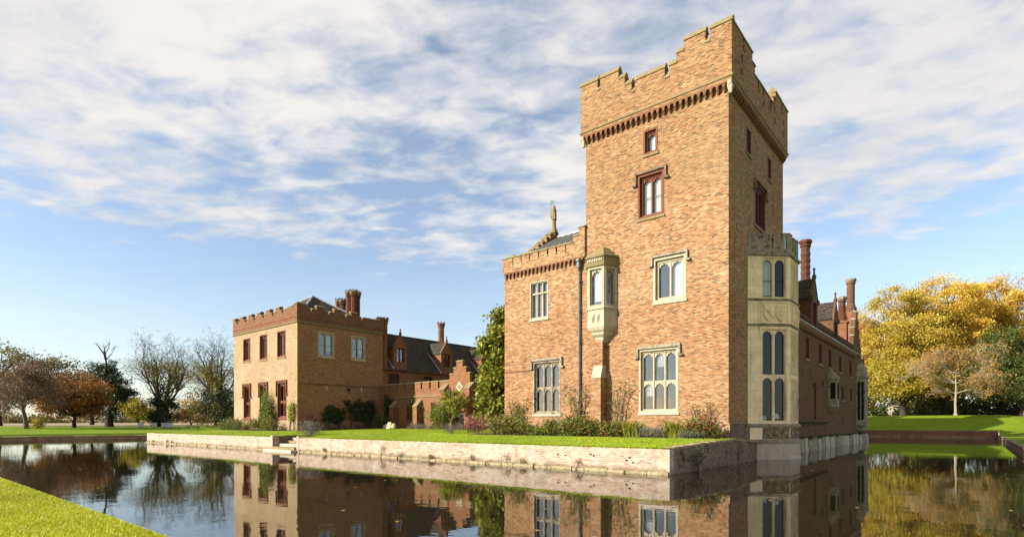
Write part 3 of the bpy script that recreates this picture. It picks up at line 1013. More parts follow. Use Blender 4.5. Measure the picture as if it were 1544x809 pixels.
# slit openings in the side parapet
for y in (30.1, 33.9, 36.3, 38.2):
    for z in (20.25, 20.95):
        mb = MB()
        SIDE.box(mb, y - 0.07, y + 0.07, z, z + 0.38, 0.15, 0.234)
        obj('slit', mb, M['room'], tower)

window(tower, FRONT, -14.31, -13.45, 17.04, 18.42, 1, (0, 1), 'terracotta', fw=0.2, hood=None, blind=lambda k, r: 0.95, cusp=0.07, sill='coping', deep=0.06, label='small single arched window high on the tower')
window(tower, FRONT, -14.66, -13.08, 13.5, 15.98, 2, (0, 1), 'terracotta', fw=0.24, mw=0.11, hood=(0.16, 0.5, 0.11), hood_mat='stone_dark', blind=lambda k, r: 1.0, bars=(0.48,), cusp=0.06, sill='coping', deep=0.08, label='two-light red brick window with white blinds imitating reflected cloud')
window(tower, FRONT, -13.72, -11.82, 8.68, 11.12, 2, (0, 1), 'stone', fw=0.26, mw=0.12, hood=(0.1, 0.36, 0.1), hood_mat='stone_grey', blind=lambda k, r: 0.0 if k == 0 else 1.0, cusp=0.06, sill='stone', deep=0.06)
window(tower, FRONT, -14.58, -12.26, 2.6, 6.14, 3, (0, 4.33, 1), 'stone', fw=0.2, mw=0.11, hood=(0.14, 0.42, 0.13), hood_mat='stone_grey', cusp=0.06, sill='pale_base', deep=0.05, blind=lambda k, r: 0.5 if (k, r) in ((0, 0), (1, 1)) else 0.0, blind_mat='curtain', label='large three-light stone window with transom and cusped heads')
for (a, b, z0, z1) in so:
    cols = 2 if z1 < 16 else 1
    w = window(tower, SIDE, a, b, z0, z1, cols, (0, 1), 'red_paint', fw=0.1 + 0.06 * cols, mw=0.11, hood=(0.14, 0.45, 0.1) if cols == 2 else None, hood_mat='stone_dark', cusp=0.05, sill='coping', blind=lambda k, r: 0.0)

# ---- oriel on the sunlit front
OX, OY = -16.95, 28.7
def canted(half_w, half_f, pr, z, off=0.0):
    return [(OX - half_w - off, OY + 0.05, z), (OX - half_f - off * 0.6, OY - pr - off, z), (OX + half_f + off * 0.6, OY - pr - off, z), (OX + half_w + off, OY + 0.05, z)]
def loft(mb, secs, cap=True):
    b = len(mb.v)
    n = len(secs[0])
    for s_ in secs: mb.v.extend(s_)
    for k in range(len(secs) - 1):
        for i in range(n):
            j = (i + 1) % n
            mb.f.append((b + k * n + i, b + k * n + j, b + (k + 1) * n + j, b + (k + 1) * n + i)); mb.m.append(0)
    if cap:
        mb.f.append(tuple(b + (len(secs) - 1) * n + i for i in range(n))); mb.m.append(0)
        mb.f.append(tuple(b + i for i in range(n - 1, -1, -1))); mb.m.append(0)
HW, HF, PR = 0.98, 0.55, 0.78
mb = MB()
loft(mb, [canted(HW * k, HF * k, PR * k, z, 0) for k, z in ((0.35, 6.75), (0.5, 6.95), (0.52, 7.05), (0.72, 7.2), (0.74, 7.32), (0.9, 7.45), (1.0, 7.62))])
obj('oriel_corbel', mb, M['stone'], tower)
mb = MB()
loft(mb, [canted(HW, HF, PR, 7.621, 0), canted(HW, HF, PR, 8.62, 0), canted(HW, HF, PR, 8.64, 0.07), canted(HW, HF, PR, 8.74, 0.07), canted(HW, HF, PR, 8.82, 0.0)])
obj('oriel_apron', mb, M['stone'], tower)
ofr = [Fr((OX - HF, OY - PR, 0), (1, 0, 0), (0, -1, 0)),
       Fr((OX + HF, OY - PR, 0), (HW - HF, PR, 0), (PR, -(HW - HF), 0)),
       Fr((OX - HW, OY, 0), (HW - HF, -PR, 0), (-PR, -(HW - HF), 0))]
lens = [2 * HF, math.hypot(HW - HF, PR), math.hypot(HW - HF, PR)]
for fr, ln in zip(ofr, lens):
    mb = MB()
    wall(mb, fr, 0, ln, 8.8, 11.1, [(0.12, ln - 0.12, 8.86, 11.02)], back=0.42, reveal=0.12)
    obj('oriel_wall', mb, [M['stone'], M['room']], tower)
    window(tower, fr, 0.12, ln - 0.12, 8.86, 11.02, 1, (0, 1), 'stone', fw=0.07, cusp=0.09, blind=(lambda k, r: 0.9) if fr is ofr[0] else (lambda k, r: 0.0), name='oriel_window', ah=0.22)
mb = MB()
loft(mb, [canted(HW, HF, PR, 11.1, 0.0), canted(HW, HF, PR, 11.14, 0.10), canted(HW, HF, PR, 11.3, 0.13), canted(HW, HF, PR, 11.34, 0.05), canted(HW, HF, PR, 11.62, 0.06), canted(HW, HF, PR, 11.64, 0.14), canted(HW, HF, PR, 11.74, 0.14),
          canted(HW * .86, HF * .86, PR * .9, 11.88), canted(HW * .84, HF * .84, PR * .84, 11.98), canted(HW * .62, HF * .62, PR * .62, 12.12), canted(HW * .58, HF * .58, PR * .58, 12.22), canted(HW * .3, HF * .3, PR * .3, 12.36), canted(HW * .12, HF * .12, PR * .12, 12.44)])
obj('oriel_cap', mb, M['coping'], tower)
fr = ofr[0]
for i in range(9):                                     # little beads round the cornice
    mb = MB()
    fr.box(mb, 0.03 + i * 0.118, 0.10 + i * 0.118, 11.4, 11.56, -0.02, 0.10)
    obj('bead', mb, M['stone'], tower)
mb = MB()                                              # carved shield panel
for (u, z, a, b) in ((0.25, 7.9, 0.2, 0.5), (0.58, 7.9, 0.2, 0.5)):
    P = fr.P
    mb.prism([P(u, z + b, 0.0), P(u, z + 0.15, 0.0), P(u + a / 2, z, 0.0), P(u + a, z + 0.15, 0.0), P(u + a, z + b, 0.0)], 0, fr.n * 0.05)
    mb.prism([P(u + 0.05, z + b - 0.05, 0.05), P(u + 0.1, z + 0.12, 0.05), P(u + a - 0.03, z + b - 0.2, 0.05)], 0, fr.n * 0.04)
obj('carved_shield', mb, M['stone'], tower)
# pier under the oriel
mb = MB()
mb.box(-17.28, -16.72, 28.3, 28.72, 5.3, 6.8)
mb.box(-17.33, -16.70, 28.06, 28.73, 0.9, 4.68)
obj('pier', mb, M['brick'], tower)
mb = MB()
mb.hexa([(-17.34, 28.04, 4.681), (-16.69, 28.04, 4.681), (-16.69, 28.7, 4.681), (-17.34, 28.7, 4.681), (-17.285, 28.295, 5.4), (-16.715, 28.295, 5.4), (-16.715, 28.7, 5.4), (-17.285, 28.7, 5.4)])
obj('weathering_stone', mb, M['stone'], tower)
# rainwater pipe
mb = MB()
mb.tube((-18.5, 28.58, 1.2), (-18.5, 28.58, 11.35), 0.062, 0.062, 10)
pp = obj('rainwater_pipe', mb, M['pipe'], tower, smooth=False)
mb = MB()
mb.lathe((-18.5, 28.56, 11.3), [(0.07, 0), (0.15, 0.2), (0.17, 0.5), (0.24, 0.56), (0.24, 0.66), (0.1, 0.67)], 8, math.pi / 8)
obj('hopper', mb, M['pipe'], pp)
for z in (3.1, 5.0, 6.9, 8.8, 10.6):
    mb = MB()
    mb.lathe((-18.5, 28.58, z), [(0.085, 0), (0.085, 0.1)], 10)
    mb.box(-18.63, -18.37, 28.6, 28.7, z + 0.02, z + 0.08)
    obj('pipe_collar', mb, M['pipe'], pp)

# ---- stone bay on the shaded side
BX, BY = -9.6, 31.8
BAYW = 1.716
def bayp(z, off=0.0):
    k = off * 0.414
    return [(BX - 0.1, BY - k - off, z), (BX, BY - k - off, z), (BX + BAYW + off, BY + BAYW - k, z), (BX + BAYW + off, BY + BAYW + 1.95 + k, z), (BX, BY + 2 * BAYW + 1.95 + k + off, z), (BX - 0.1, BY + 2 * BAYW + 1.95 + k + off, z)]
cl = BAYW * math.sqrt(2)
bfr = [Fr((BX, BY, 0), (1, 1, 0), (1, -1, 0)), Fr((BX + BAYW, BY + BAYW, 0), (0, 1, 0), (1, 0, 0)), Fr((BX + BAYW, BY + BAYW + 1.95, 0), (-1, 1, 0), (1, 1, 0))]
bln = [cl, 1.95, cl]
mb = MB()
loft(mb, [bayp(-0.5, 0.16), bayp(0.04, 0.16), bayp(0.2, 0.10), bayp(0.94, 0.08)])
obj('bay_base', mb, M['pale_base'], tower, label='whitened stone base of the bay standing in the moat')
mb = MB()
loft(mb, [bayp(0.941, 0.18), bayp(1.04, 0.18), bayp(1.12, 0.06)])
obj('bay_ledge', mb, M['stone_grey'], tower)
mb = MB()
loft(mb, [bayp(1.121, 0.03), bayp(1.79, 0.03)])
obj('bay_plinth', mb, M['stone_bay'], tower)
for fr, ln, a, b in ((bfr[0], cl, 0.82, cl - 0.02), (bfr[1], 1.95, 0.02, 1.93)):
    n = 3
    for i in range(n):
        c0, c1 = a + (b - a) * i / n, a + (b - a) * (i + 1) / n
        mb = MB()
        fr.box(mb, c0 + 0.01, c1 - 0.01, 1.14, 1.77, 0.0, 0.045)
        p_ = obj('carved_panel', mb, M['stone_dark'], tower)
        mb = MB()
        P = fr.P
        um = (c0 + c1) / 2
        ww = (c1 - c0) * 0.42
        for (s0, s1) in ((-1, 1), (1, -1)):
            mb.prism([P(um + s0 * ww, 1.2, 0.046), P(um + s0 * ww + 0.07, 1.2, 0.046), P(um + s1 * ww * 0.2 + 0.04, 1.72, 0.046), P(um + s1 * ww * 0.2 - 0.04, 1.72, 0.046)], 0, fr.n * 0.04)
        mb.lathe(tuple(P(um, 1.4, 0.03)), [(0.09, 0), (0.11, 0.06), (0.06, 0.14)], 6)
        obj('carving', mb, M['stone_grey'], p_)
mb = MB()
loft(mb, [bayp(1.791, 0.06), bayp(1.84, 0.14), bayp(1.92, 0.14), bayp(1.99, 0.02)])
obj('bay_string', mb, M['stone_grey'], tower)
for fi, (fr, ln) in enumerate(zip(bfr, bln)):
    if fi == 0: wa, wb, nc = 0.82, 2.26, 2
    elif fi == 1: wa, wb, nc = 0.14, 1.81, 3
    else: wa, wb, nc = 0.22, 1.56, 2
    mb = MB()
    wall(mb, fr, 0, ln, 1.95, 11.3, [(wa, wb, 2.1, 7.25), (wa, wb, 8.95, 11.2)], back=0.9, reveal=0.2)
    obj('bay_wall', mb, [M['stone_bay'], M['room']], tower)
    window(tower, fr, wa, wb, 2.1, 7.25, nc, (0, 4.65, 1), 'stone_bay', fw=0.06, mw=0.13 if fi != 1 else 0.09, cusp=0.05, pointed=False, name='bay_window', glass='glass_dim', blind=lambda k, r: 0.0, deep=-0.11 if fi == 1 else -0.02, ah=0.2)
    wu = window(tower, fr, wa, wb, 8.95, 11.2, nc, (0, 1), 'stone_bay', fw=0.06, mw=0.13 if fi != 1 else 0.09, cusp=0.05, pointed=False, name='bay_window', glass='glass_dim', blind=lambda k, r: 0.95 if k == 0 else 0.0, blind_mat='blind', bars=(0.42,) if fi == 0 else (), deep=-0.11 if fi == 1 else -0.02, ah=0.3)
    # heraldic panel between the storeys
    mb = MB()
    fr.box(mb, wa - 0.02, wb + 0.02, 7.56, 8.72, 0.0, 0.012)
    pnl = obj('heraldic_panel', mb, M['stone_bay'], tower)
    mb = MB()
    ring(mb, fr, wa - 0.06, wb + 0.06, 7.53, 8.75, 0.06, 0.0, 0.06)
    obj('panel_frame', mb, M['stone_bay'], pnl)
    sw = (wb - wa) / nc
    for k in range(nc):
        mb = MB()
        P = fr.P
        a, b = wa + k * sw + 0.07, wa + (k + 1) * sw - 0.07
        m_ = (a + b) / 2
        mb.prism([P(a, 8.58, 0.012), P(a, 7.95, 0.012), P(m_, 7.64, 0.012), P(b, 7.95, 0.012), P(b, 8.58, 0.012)], 0, fr.n * 0.08)
        if k == 0:
            mb.prism([P(a, 8.55, 0.093), P(a, 8.38, 0.093), P(b - 0.08, 7.85, 0.093), P(b, 7.98, 0.093)], 0, fr.n * 0.05)
        else:
            for q in range(3):
                for r_ in range(3):
                    uu, zz = a + (b - a) * (0.2 + 0.3 * q), 8.42 - r_ * 0.22
                    mb.prism([P(uu - 0.05, zz + 0.08, 0.093), P(uu, zz - 0.08, 0.093), P(uu + 0.05, zz + 0.08, 0.093)], 0, fr.n * 0.05)
        obj('shield', mb, M['stone_bay'], pnl)
for z, mat in ((7.38, 'stone_bay'), (8.78, 'stone_bay')):
    mb = MB()
    loft(mb, [bayp(z, 0.0), bayp(z + 0.03, 0.09), bayp(z + 0.08, 0.10), bayp(z + 0.14, 0.005)])
    obj('bay_string', mb, M['stone_grey'], tower)
mb = MB()
loft(mb, [bayp(11.24, 0.0), bayp(11.28, 0.12), bayp(11.40, 0.13), bayp(11.48, 0.02), bayp(11.5, 0.02)])
obj('bay_cornice', mb, M['stone_grey'], tower)
for fi, (fr, ln) in enumerate(zip(bfr, bln)):          # pierced parapet of the bay
    seg = [(0.0, 1.0, 12.45), (1.0, 1.26, 12.12), (1.26, 1.58, 12.45), (1.58, 2.0, 12.08), (2.0, cl, 12.55)] if fi == 0 else ([(0.002, 0.5, 12.55), (0.5, 0.75, 12.1), (0.75, 1.2, 12.5), (1.2, 1.45, 12.1), (1.45, 1.948, 12.55)] if fi == 1 else [(0.0, 0.43, 12.55), (0.43, 0.85, 12.08), (0.85, 1.2, 12.45), (1.2, cl, 12.4)])
    for k, (a, b, z) in enumerate(seg):
        mb = MB()
        if z > 12.3 and k:
            um = (a + b) / 2
            hw = 0.055
            wall(mb, fr, a, b, 11.5, z - 0.08, [(um - hw, um + hw, 11.72, z - 0.2)], back=0.14, reveal=0.139)
            mb.f = [f for f, m_ in zip(mb.f, mb.m) if m_ == 0]
            mb.m = [0] * len(mb.f)
            fr2 = Fr(fr.P(0, 0, -0.15), fr.u, fr.n)
            wall(mb, fr2, a, b, 11.5, z - 0.08, [(um - hw, um + hw, 11.72, z - 0.2)], back=0.001, reveal=0.0005)
            mb.f = [f for f, m_ in zip(mb.f, mb.m) if m_ == 0]
            mb.m = [0] * len(mb.f)
            for uu in (a, b):
                mb.face([fr.P(uu, 11.5, 0), fr.P(uu, 11.5, -0.15), fr.P(uu, z - 0.08, -0.15), fr.P(uu, z - 0.08, 0)])
        else:
            fr.box(mb, a, b, 11.5, z - 0.08, -0.15, 0.0)
        p_ = obj('parapet_panel', mb, M['stone_grey'], tower)
        mb = MB()
        fr.box(mb, a, b, z - 0.078, z, -0.17, 0.03)
        obj('coping_stone', mb, M['stone_grey'], p_)
        if z < 12.3:
            mb = MB()
            um = (a + b) / 2
            P = fr.P
            mb.prism([P(um, 11.62, 0.001), P(um + 0.12, 11.77, 0.001), P(um, 11.92, 0.001), P(um - 0.12, 11.77, 0.001)], 0, fr.n * 0.03)
            obj('quatrefoil', mb, M['stone_dark'], p_)
# lead flat behind the bay parapet
mb = MB()
mb.face([p for p in bayp(11.52, -0.15)])
obj('bay_roof', mb, M['lead'], tower)

# ================================================================ wing beside the tower
wing = thing('side_wing', 'two storey brick wing with battlements joined to the left of the tall tower', 'building', (-21.3, 34, 1.2))
mb = MB()
wo = [(-22.4, -20.92, 8.78, 11.2), (-22.15, -19.97, 2.6, 6.0)]
wall(mb, FRONT, -24.6, -18.1, 0.6, 12.2, wo)
mb.face([(-24.6, 28.7, 0.6), (-24.6, 39.7, 0.6), (-24.6, 39.7, 12.2), (-24.6, 28.7, 12.2)])
mb.face([(-24.6, 39.7, 0.6), (-18.1, 39.7, 0.6), (-18.1, 39.7, 12.2), (-24.6, 39.7, 12.2)])
obj('wall', mb, [M['brick'], M['room']], wing)
mb = MB()
mb.hexa([(-24.66, 28.6, 0.6), (-18.1, 28.6, 0.6), (-18.1, 28.75, 0.6), (-24.66, 28.75, 0.6), (-24.66, 28.61, 1.95), (-18.1, 28.61, 1.95), (-18.1, 28.7, 2.03), (-24.6, 28.7, 2.03)])
obj('plinth', mb, M['brick'], wing)
prof = []
for a, b in ((-24.64, -23.8), (-23.72, -23.08), (-23.0, -22.38), (-22.3, -21.65), (-21.55, -20.95), (-20.82, -20.26), (-20.13, -19.55), (-19.47, -18.93)):
    if prof: prof.append((prof[-1][1], a, 12.84))
    prof.append((a, b, 13.27))
prof += [(-18.93, -18.53, 13.64), (-18.53, -18.105, 14.07)]
parapet(wing, FRONT, prof, 12.14, -0.28, 0.14, 'brick', ch=0.17)
cm3 = corbel_mesh(6.4 / 20, 0.42, 0.135, 'brick_red')
corbels(wing, cm3, FRONT, -24.58, -18.14, 12.14, 20, 0)
window(wing, FRONT, -22.4, -20.92, 8.78, 11.2, 3, (0, 10.45, 1), 'stone', arched=False, fw=0.12, mw=0.1, blind=lambda k, r: 0.95, blind_mat='curtain', sill='stone', label='plain six-light stone window with pale reflections')
window(wing, FRONT, -22.15, -19.97, 2.6, 6.0, 3, (0, 4.3, 1), 'stone_grey', fw=0.2, mw=0.12, hood=(0.14, 0.42, 0.12), cusp=0.06, sill='pale_base', blind=lambda k, r: 0.0, inner='red_paint', deep=0.05, label='dark weathered three-light window with transom')
mb = MB()
FRONT.box(mb, -24.55, -22.45, 5.42, 5.52, -0.02, 0.05)
obj('string_course', mb, M['brick_red'], wing)
# crow-stepped west gable with finial and roof behind
gx = -24.6
for k, (y0, y1, z) in enumerate([(30.9, 31.4, 14.2), (31.4, 31.95, 14.62), (31.95, 32.45, 15.05), (32.45, 32.95, 15.42), (32.95, 33.45, 15.85), (33.45, 34.0, 16.25), (34.0, 34.4, 16.4), (34.4, 34.95, 16.25), (34.95, 35.45, 15.85), (35.45, 35.95, 15.42), (35.95, 36.45, 15.05), (36.45, 37.0, 14.62), (29.2, 30.9, 13.6), (37.0, 39.2, 13.6)]):
    mb = MB()
    mb.box(gx, gx + 0.42, y0, y1, 12.2, z - 0.2)
    s_ = obj('gable_step', mb, M['brick'], wing)
    mb = MB()
    mb.hexa([(gx - 0.06, y0 - 0.03, z - 0.2), (gx + 0.48, y0 - 0.03, z - 0.2), (gx + 0.48, y1, z - 0.2), (gx - 0.06, y1, z - 0.2), (gx + 0.15, y0 + 0.05, z), (gx + 0.27, y0 + 0.05, z), (gx + 0.27, y1, z), (gx + 0.15, y1, z)])
    obj('coping_stone', mb, M['coping'], s_)
mb = MB()
mb.lathe((gx + 0.2, 34.2, 16.3), [(0.36, 0), (0.3, 0.15), (0.16, 0.5), (0.15, 1.0), (0.2, 1.05), (0.22, 1.15), (0.17, 1.2), (0.2, 1.35), (0.19, 1.75), (0.13, 1.95), (0.1, 2.1), (0.02, 2.15)], 8)
fin = obj('finial', mb, M['coping'], wing, label='tall carved stone finial with beast on the gable')
mb = MB()
mb.box(gx - 0.02, gx + 0.3, 34.02, 34.18, 17.55, 18.1)
mb.box(gx + 0.2, gx + 0.38, 34.06, 34.2, 17.4, 17.9)
obj('carved_beast', mb, M['coping'], fin)
mb = MB()
mb.tube((gx - 0.02, 34.1, 17.6), (gx - 0.02, 34.1, 18.85), 0.02, 0.015, 6)
mb.box(gx - 0.01, gx + 0.24, 34.095, 34.11, 18.5, 18.82)
obj('weather_vane', mb, M['verdigris'], fin)
mb = MB()
for (ya, za, yb, zb) in ((29.0, 13.0, 34.2, 15.95), (39.4, 13.0, 34.2, 15.95)):
    mb.face([(gx + 0.42, ya, za), (-18.1, ya, za), (-18.1, yb, zb), (gx + 0.42, yb, zb)])
rf = obj('roof', mb, M['tiles'], wing)
mb = MB()
mb.tube((gx + 0.4, 34.2, 15.97), (-18.1, 34.2, 15.97), 0.1, 0.1, 8)
obj('ridge_roll', mb, M['lead'], rf)
for i in range(12):
    mb = MB()
    x = gx + 0.9 + i * 0.5
    mb.tube((x, 29.0, 13.03), (x, 34.2, 15.98), 0.04, 0.04, 6)
    obj('lead_roll', mb, M['lead'], rf)
# ================================================================ far pavilion
PVX0, PVX1, PVY0, PVY1 = -65.9, -51.8, 28.7, 39.1
pav = thing('pavilion', 'square two storey battlemented brick pavilion with chimneys at far lawn end', 'building', (-58.8, 34, 1.2))
PSIDE = Fr((PVX1, 0, 0), (0, 1, 0), (1, 0, 0))
PWEST = Fr((PVX0, 0, 0), (0, 1, 0), (-1, 0, 0))
PBACK = Fr((0, PVY1, 0), (1, 0, 0), (0, 1, 0))
up = [(-63.6, -61.85, 8.95, 11.53), (-59.7, -57.98, 8.85, 11.57), (-55.86, -54.08, 8.82, 11.57)]
lo = [(-63.5, -61.77, 2.52, 6.3), (-59.7, -57.9, 2.52, 6.3), (-55.84, -53.9, 2.52, 6.3)]
sd = [(30.96, 32.86, 8.9, 11.5), (34.89, 36.73, 8.95, 11.54)]
mb = MB()
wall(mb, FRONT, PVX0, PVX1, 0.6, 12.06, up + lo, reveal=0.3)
obj('front_wall', mb, [M['brick_pavfront'], M['room']], pav, label='pale brick front')
mb = MB()
wall(mb, PSIDE, PVY0, PVY1, 0.6, 12.06, sd)
mb.face([(PVX0, PVY0, 0.6), (PVX0, PVY1, 0.6), (PVX0, PVY1, 12.06), (PVX0, PVY0, 12.06)])
mb.face([(PVX0, PVY1, 0.6), (PVX1, PVY1, 0.6), (PVX1, PVY1, 12.06), (PVX0, PVY1, 12.06)])
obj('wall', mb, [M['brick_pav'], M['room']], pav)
for (a, b, z0, z1) in up:
    window(pav, FRONT, a, b, z0, z1, 2, (0, 1), 'terracotta', fw=0.26, mw=0.14, cusp=0.05, sill='coping', blind=lambda k, r: 1.0, deep=0.12, bars=(0.4,))
for (a, b, z0, z1) in lo:
    window(pav, FRONT, a, b, z0, z1, 2, (0, 4.3, 1), 'terracotta', fw=0.26, mw=0.14, cusp=0.05, sill='terracotta', blind=lambda k, r: 0.9 if k == 1 else 0.0, deep=0.12, hood=(0.12, 1.35, 0.1))
for (a, b, z0, z1) in sd:
    window(pav, PSIDE, a, b, z0, z1, 2, (0, 1), 'stone', fw=0.22, mw=0.14, cusp=0.0, sill='stone', inner='red_paint', bars=(0.45,), bar_mat='red_paint', blind=lambda k, r: 0.8 if k == 1 else 0.0, blind_mat='curtain', ah=0.3)
# stepped battlements
def crow(a, b, n, z0=13.42, z1=13.75, z2=14.12):
    out = []
    w = (b - a) / n
    e = w * 0.25
    out.append((a, a + e, z2))
    out.append((a + e, a + e * 1.6, z1))
    u = a + e * 1.6
    k = n - 1
    mid = (b - e * 1.6) - u
    p = mid / n
    for i in range(n):
        out.append((u, u + p * 0.16, z0))
        if i < n - 1:
            q = u + p * 0.16
            r_ = (p * 1.0 + p * 0.0) - p * 0.16
            out += [(q, q + r_ * 0.26, z1), (q + r_ * 0.26, q + r_ * 0.74, z2), (q + r_ * 0.74, q + r_, z1)]
            u += p
        else:
            out.append((u + p * 0.16, b - e * 1.6, z1)) if p * 0.84 > 0.01 else None
    out.append((b - e * 1.6, b - e, z1))
    out.append((b - e, b, z2))
    return out
parapet(pav, FRONT, crow(PVX0 - 0.08, PVX1 + 0.08, 6), 12.28, -0.3, 0.08, 'brick_red', ch=0.15)
parapet(pav, PSIDE, crow(PVY0 + 0.31, PVY1 + 0.08, 4), 12.28, -0.3, 0.08, 'brick_red', ch=0.15)
parapet(pav, PWEST, crow(PVY0 + 0.31, PVY1 + 0.08, 4), 12.28, -0.3, 0.08, 'brick_red', ch=0.15)
parapet(pav, PBACK, crow(PVX0 + 0.31, PVX1 - 0.31, 6), 12.28, -0.3, 0.08, 'brick_red', ch=0.15)
for fr, a, b in ((FRONT, PVX0 - 0.16, PVX1 + 0.16), (PSIDE, PVY0 + 0.0, PVY1 + 0.14), (PWEST, PVY0 + 0.0, PVY1 + 0.14)):
    mb = MB()
    P = fr.P
    mb.prism([P(a, z, o) for o, z in [(-0.02, 12.06), (0.08, 12.08), (0.14, 12.16), (0.14, 12.22), (0.05, 12.275), (-0.02, 12.275)]], 0, fr.u * (b - a))
    obj('string_course', mb, M['coping'], pav)
    mb = MB()
    mb.prism([P(a, z, o) for o, z in [(0.079, 12.62), (0.12, 12.64), (0.12, 12.72), (0.079, 12.76)]], 0, fr.u * (b - a))
    obj('moulding', mb, M['brick_red'], pav)
mb = MB()
PSIDE.box(mb, 28.72, 39.08, 6.0, 6.1, -0.03, 0.05)
obj('brick_band', mb, M['brick_red'], pav)
for y in (31.94, 36.2):
    mb = MB()
    PSIDE.box(mb, y - 0.09, y + 0.09, 5.45, 5.9, -0.03, 0.05)
    obj('stone_block', mb, M['stone'], pav)
mb = MB()
mb.lathe((PVX1 + 0.16, 34.5, 5.48), [(0.03, 0), (0.12, 0.05), (0.14, 0.25), (0.05, 0.36)], 8)
mb.tube((PVX1, 34.5, 5.9), (PVX1 + 0.16, 34.5, 5.82), 0.02, 0.02, 6)
obj('wall_lamp', mb, M['dark_bar'], pav)
mb = MB()
ap = (-58.0, 34.0, 16.5)
cs = [(-65.4, 29.1, 12.9), (-52.2, 29.1, 12.9), (-52.2, 38.8, 12.9), (-65.4, 38.8, 12.9)]
for i in range(4):
    mb.face([cs[i], cs[(i + 1) % 4], ap])
rf = obj('roof', mb, M['tiles'], pav)
for c in cs:
    mb = MB()
    mb.tube(Vector(c), Vector(ap), 0.11, 0.11, 6)
    obj('lead_hip', mb, M['lead'], rf)
for (x, y, top) in ((-54.1, 36.2, 16.9), (-53.5, 36.4, 16.95), (-53.75, 37.0, 16.9), (-54.45, 36.9, 16.85)):
    chimney(pav, x, y, 13.0, top, 0.34, 'brick_dark', 'stone_dark', crenel=True, rings=0, base=False)
for (x, y, top) in ((-57.35, 37.0, 16.55), (-56.7, 37.1, 16.55)):
    chimney(pav, x, y, 13.0, top, 0.34, 'brick_dark', 'stone_dark', crenel=True, base=False)
chimney(pav, -52.05, 39.55, 8.0, 14.1, 0.32, 'brick_red', 'brick_red', crenel=True, base=False)

# ================================================================ low gallery across the court
GY = 38.6
GFR = Fr((0, GY, 0), (1, 0, 0), (0, -1, 0))
gal = thing('gallery', 'low battlemented brick gallery linking the far pavilion to the stepped gable', 'building', (-46, 39.5, 1.3))
mb = MB()
go = [(-47.0, -46.2, 2.4, 3.95), (-43.16, -42.33, 2.5, 4.2)]
wall(mb, GFR, -51.8, -40.0, 0.8, 5.5, go, reveal=0.22)
mb.face([(-51.8, 41.6, 0.8), (-40, 41.6, 0.8), (-40, 41.6, 5.5), (-51.8, 41.6, 5.5)])
mb.face([(-51.8, GY, 5.45), (-40, GY, 5.45), (-40, 41.6, 5.45), (-51.8, 41.6, 5.45)])
obj('wall', mb, [M['brick_gallery'], M['room']], gal)
cx = [-51.27, -49.91, -48.57, -47.26, -45.9, -44.57, -43.23, -41.9]
prof, u = [], -51.79
for c in cx:
    prof += [(u, c - 0.13, 6.4), (c - 0.13, c + 0.13, 5.62)]
    u = c + 0.13
prof.append((u, -40.0, 6.4))
parapet(gal, GFR, prof, 5.5, -0.33, 0.02, 'brick_gallery', ch=0.15)
mb = MB()
GFR.box(mb, -51.78, -40.0, 4.78, 4.9, -0.02, 0.08)
obj('string_course', mb, M['coping'], gal)
for (a, b, z0, z1) in go:
    window(gal, GFR, a, b, z0, z1, 1, (0, 1), 'terracotta', fw=0.12, cusp=0.04, sill='terracotta', blind=lambda k, r: 0.0)
for x in (-48.75, -44.85):
    mb = MB()
    mb.box(x - 0.32, x + 0.32, GY - 0.7, GY + 0.02, 0.9, 3.75)
    b_ = obj('buttress', mb, M['brick_gallery'], gal)
    mb = MB()
    mb.hexa([(x - 0.36, GY - 0.76, 3.75), (x + 0.36, GY - 0.76, 3.75), (x + 0.36, GY + 0.01, 3.75), (x - 0.36, GY + 0.01, 3.75), (x - 0.36, GY - 0.72, 3.84), (x + 0.36, GY - 0.72, 3.84), (x + 0.36, GY + 0.01, 4.55), (x - 0.36, GY + 0.01, 4.55)])
    obj('weathering_stone', mb, M['coping'], b_)
mb = MB()
mb.lathe((-45.55, GY - 0.4, 4.05), [(0.04, 0), (0.13, 0.08), (0.17, 0.4), (0.05, 0.55)], 6)
mb.tube((-45.55, GY, 4.75), (-45.55, GY - 0.4, 4.62), 0.025, 0.025, 6)
obj('wall_lantern', mb, M['dark_bar'], gal)

porch = thing('stepped_gable_porch', 'brick porch with crow stepped gable and pale diamond panel', 'porch', (-38.4, 38.2, 1.3))
PFR = Fr((0, 38.0, 0), (1, 0, 0), (0, -1, 0))
mb = MB()
wall(mb, PFR, -39.72, -36.95, 0.8, 6.0, [(-38.9, -37.75, 1.2, 3.2)], reveal=0.35)
mb.face([(-39.72, 38.0, 0.8), (-39.72, 41.6, 0.8), (-39.72, 41.6, 6.0), (-39.72, 38.0, 6.0)])
mb.face([(-36.95, 38.0, 0.8), (-36.95, 41.6, 0.8), (-36.95, 41.6, 6.0), (-36.95, 38.0, 6.0)])
obj('wall', mb, [M['brick_gallery'], M['room']], porch)
mb = MB()
mb.face([(-38.86, 38.3, 1.2), (-37.79, 38.3, 1.2), (-37.79, 38.3, 3.16), (-38.86, 38.3, 3.16)])
obj('door', mb, M['wood'], porch)
for (a, b, z) in ((-39.72, -39.17, 6.93), (-39.17, -38.76, 7.52), (-38.76, -37.91, 8.14), (-37.91, -37.45, 7.5), (-37.45, -36.95, 6.93)):
    mb = MB()
    PFR.box(mb, a, b, 6.0, z - 0.14, -0.35, 0.0)
    s_ = obj('gable_step', mb, M['brick_gallery'], porch)
    coping_piece(s_, PFR, a - 0.03 * (a < -38.5), b + 0.03 * (b > -38.2), z - 0.14, -0.35, 0.0, 0.16)
mb = MB()
P = PFR.P
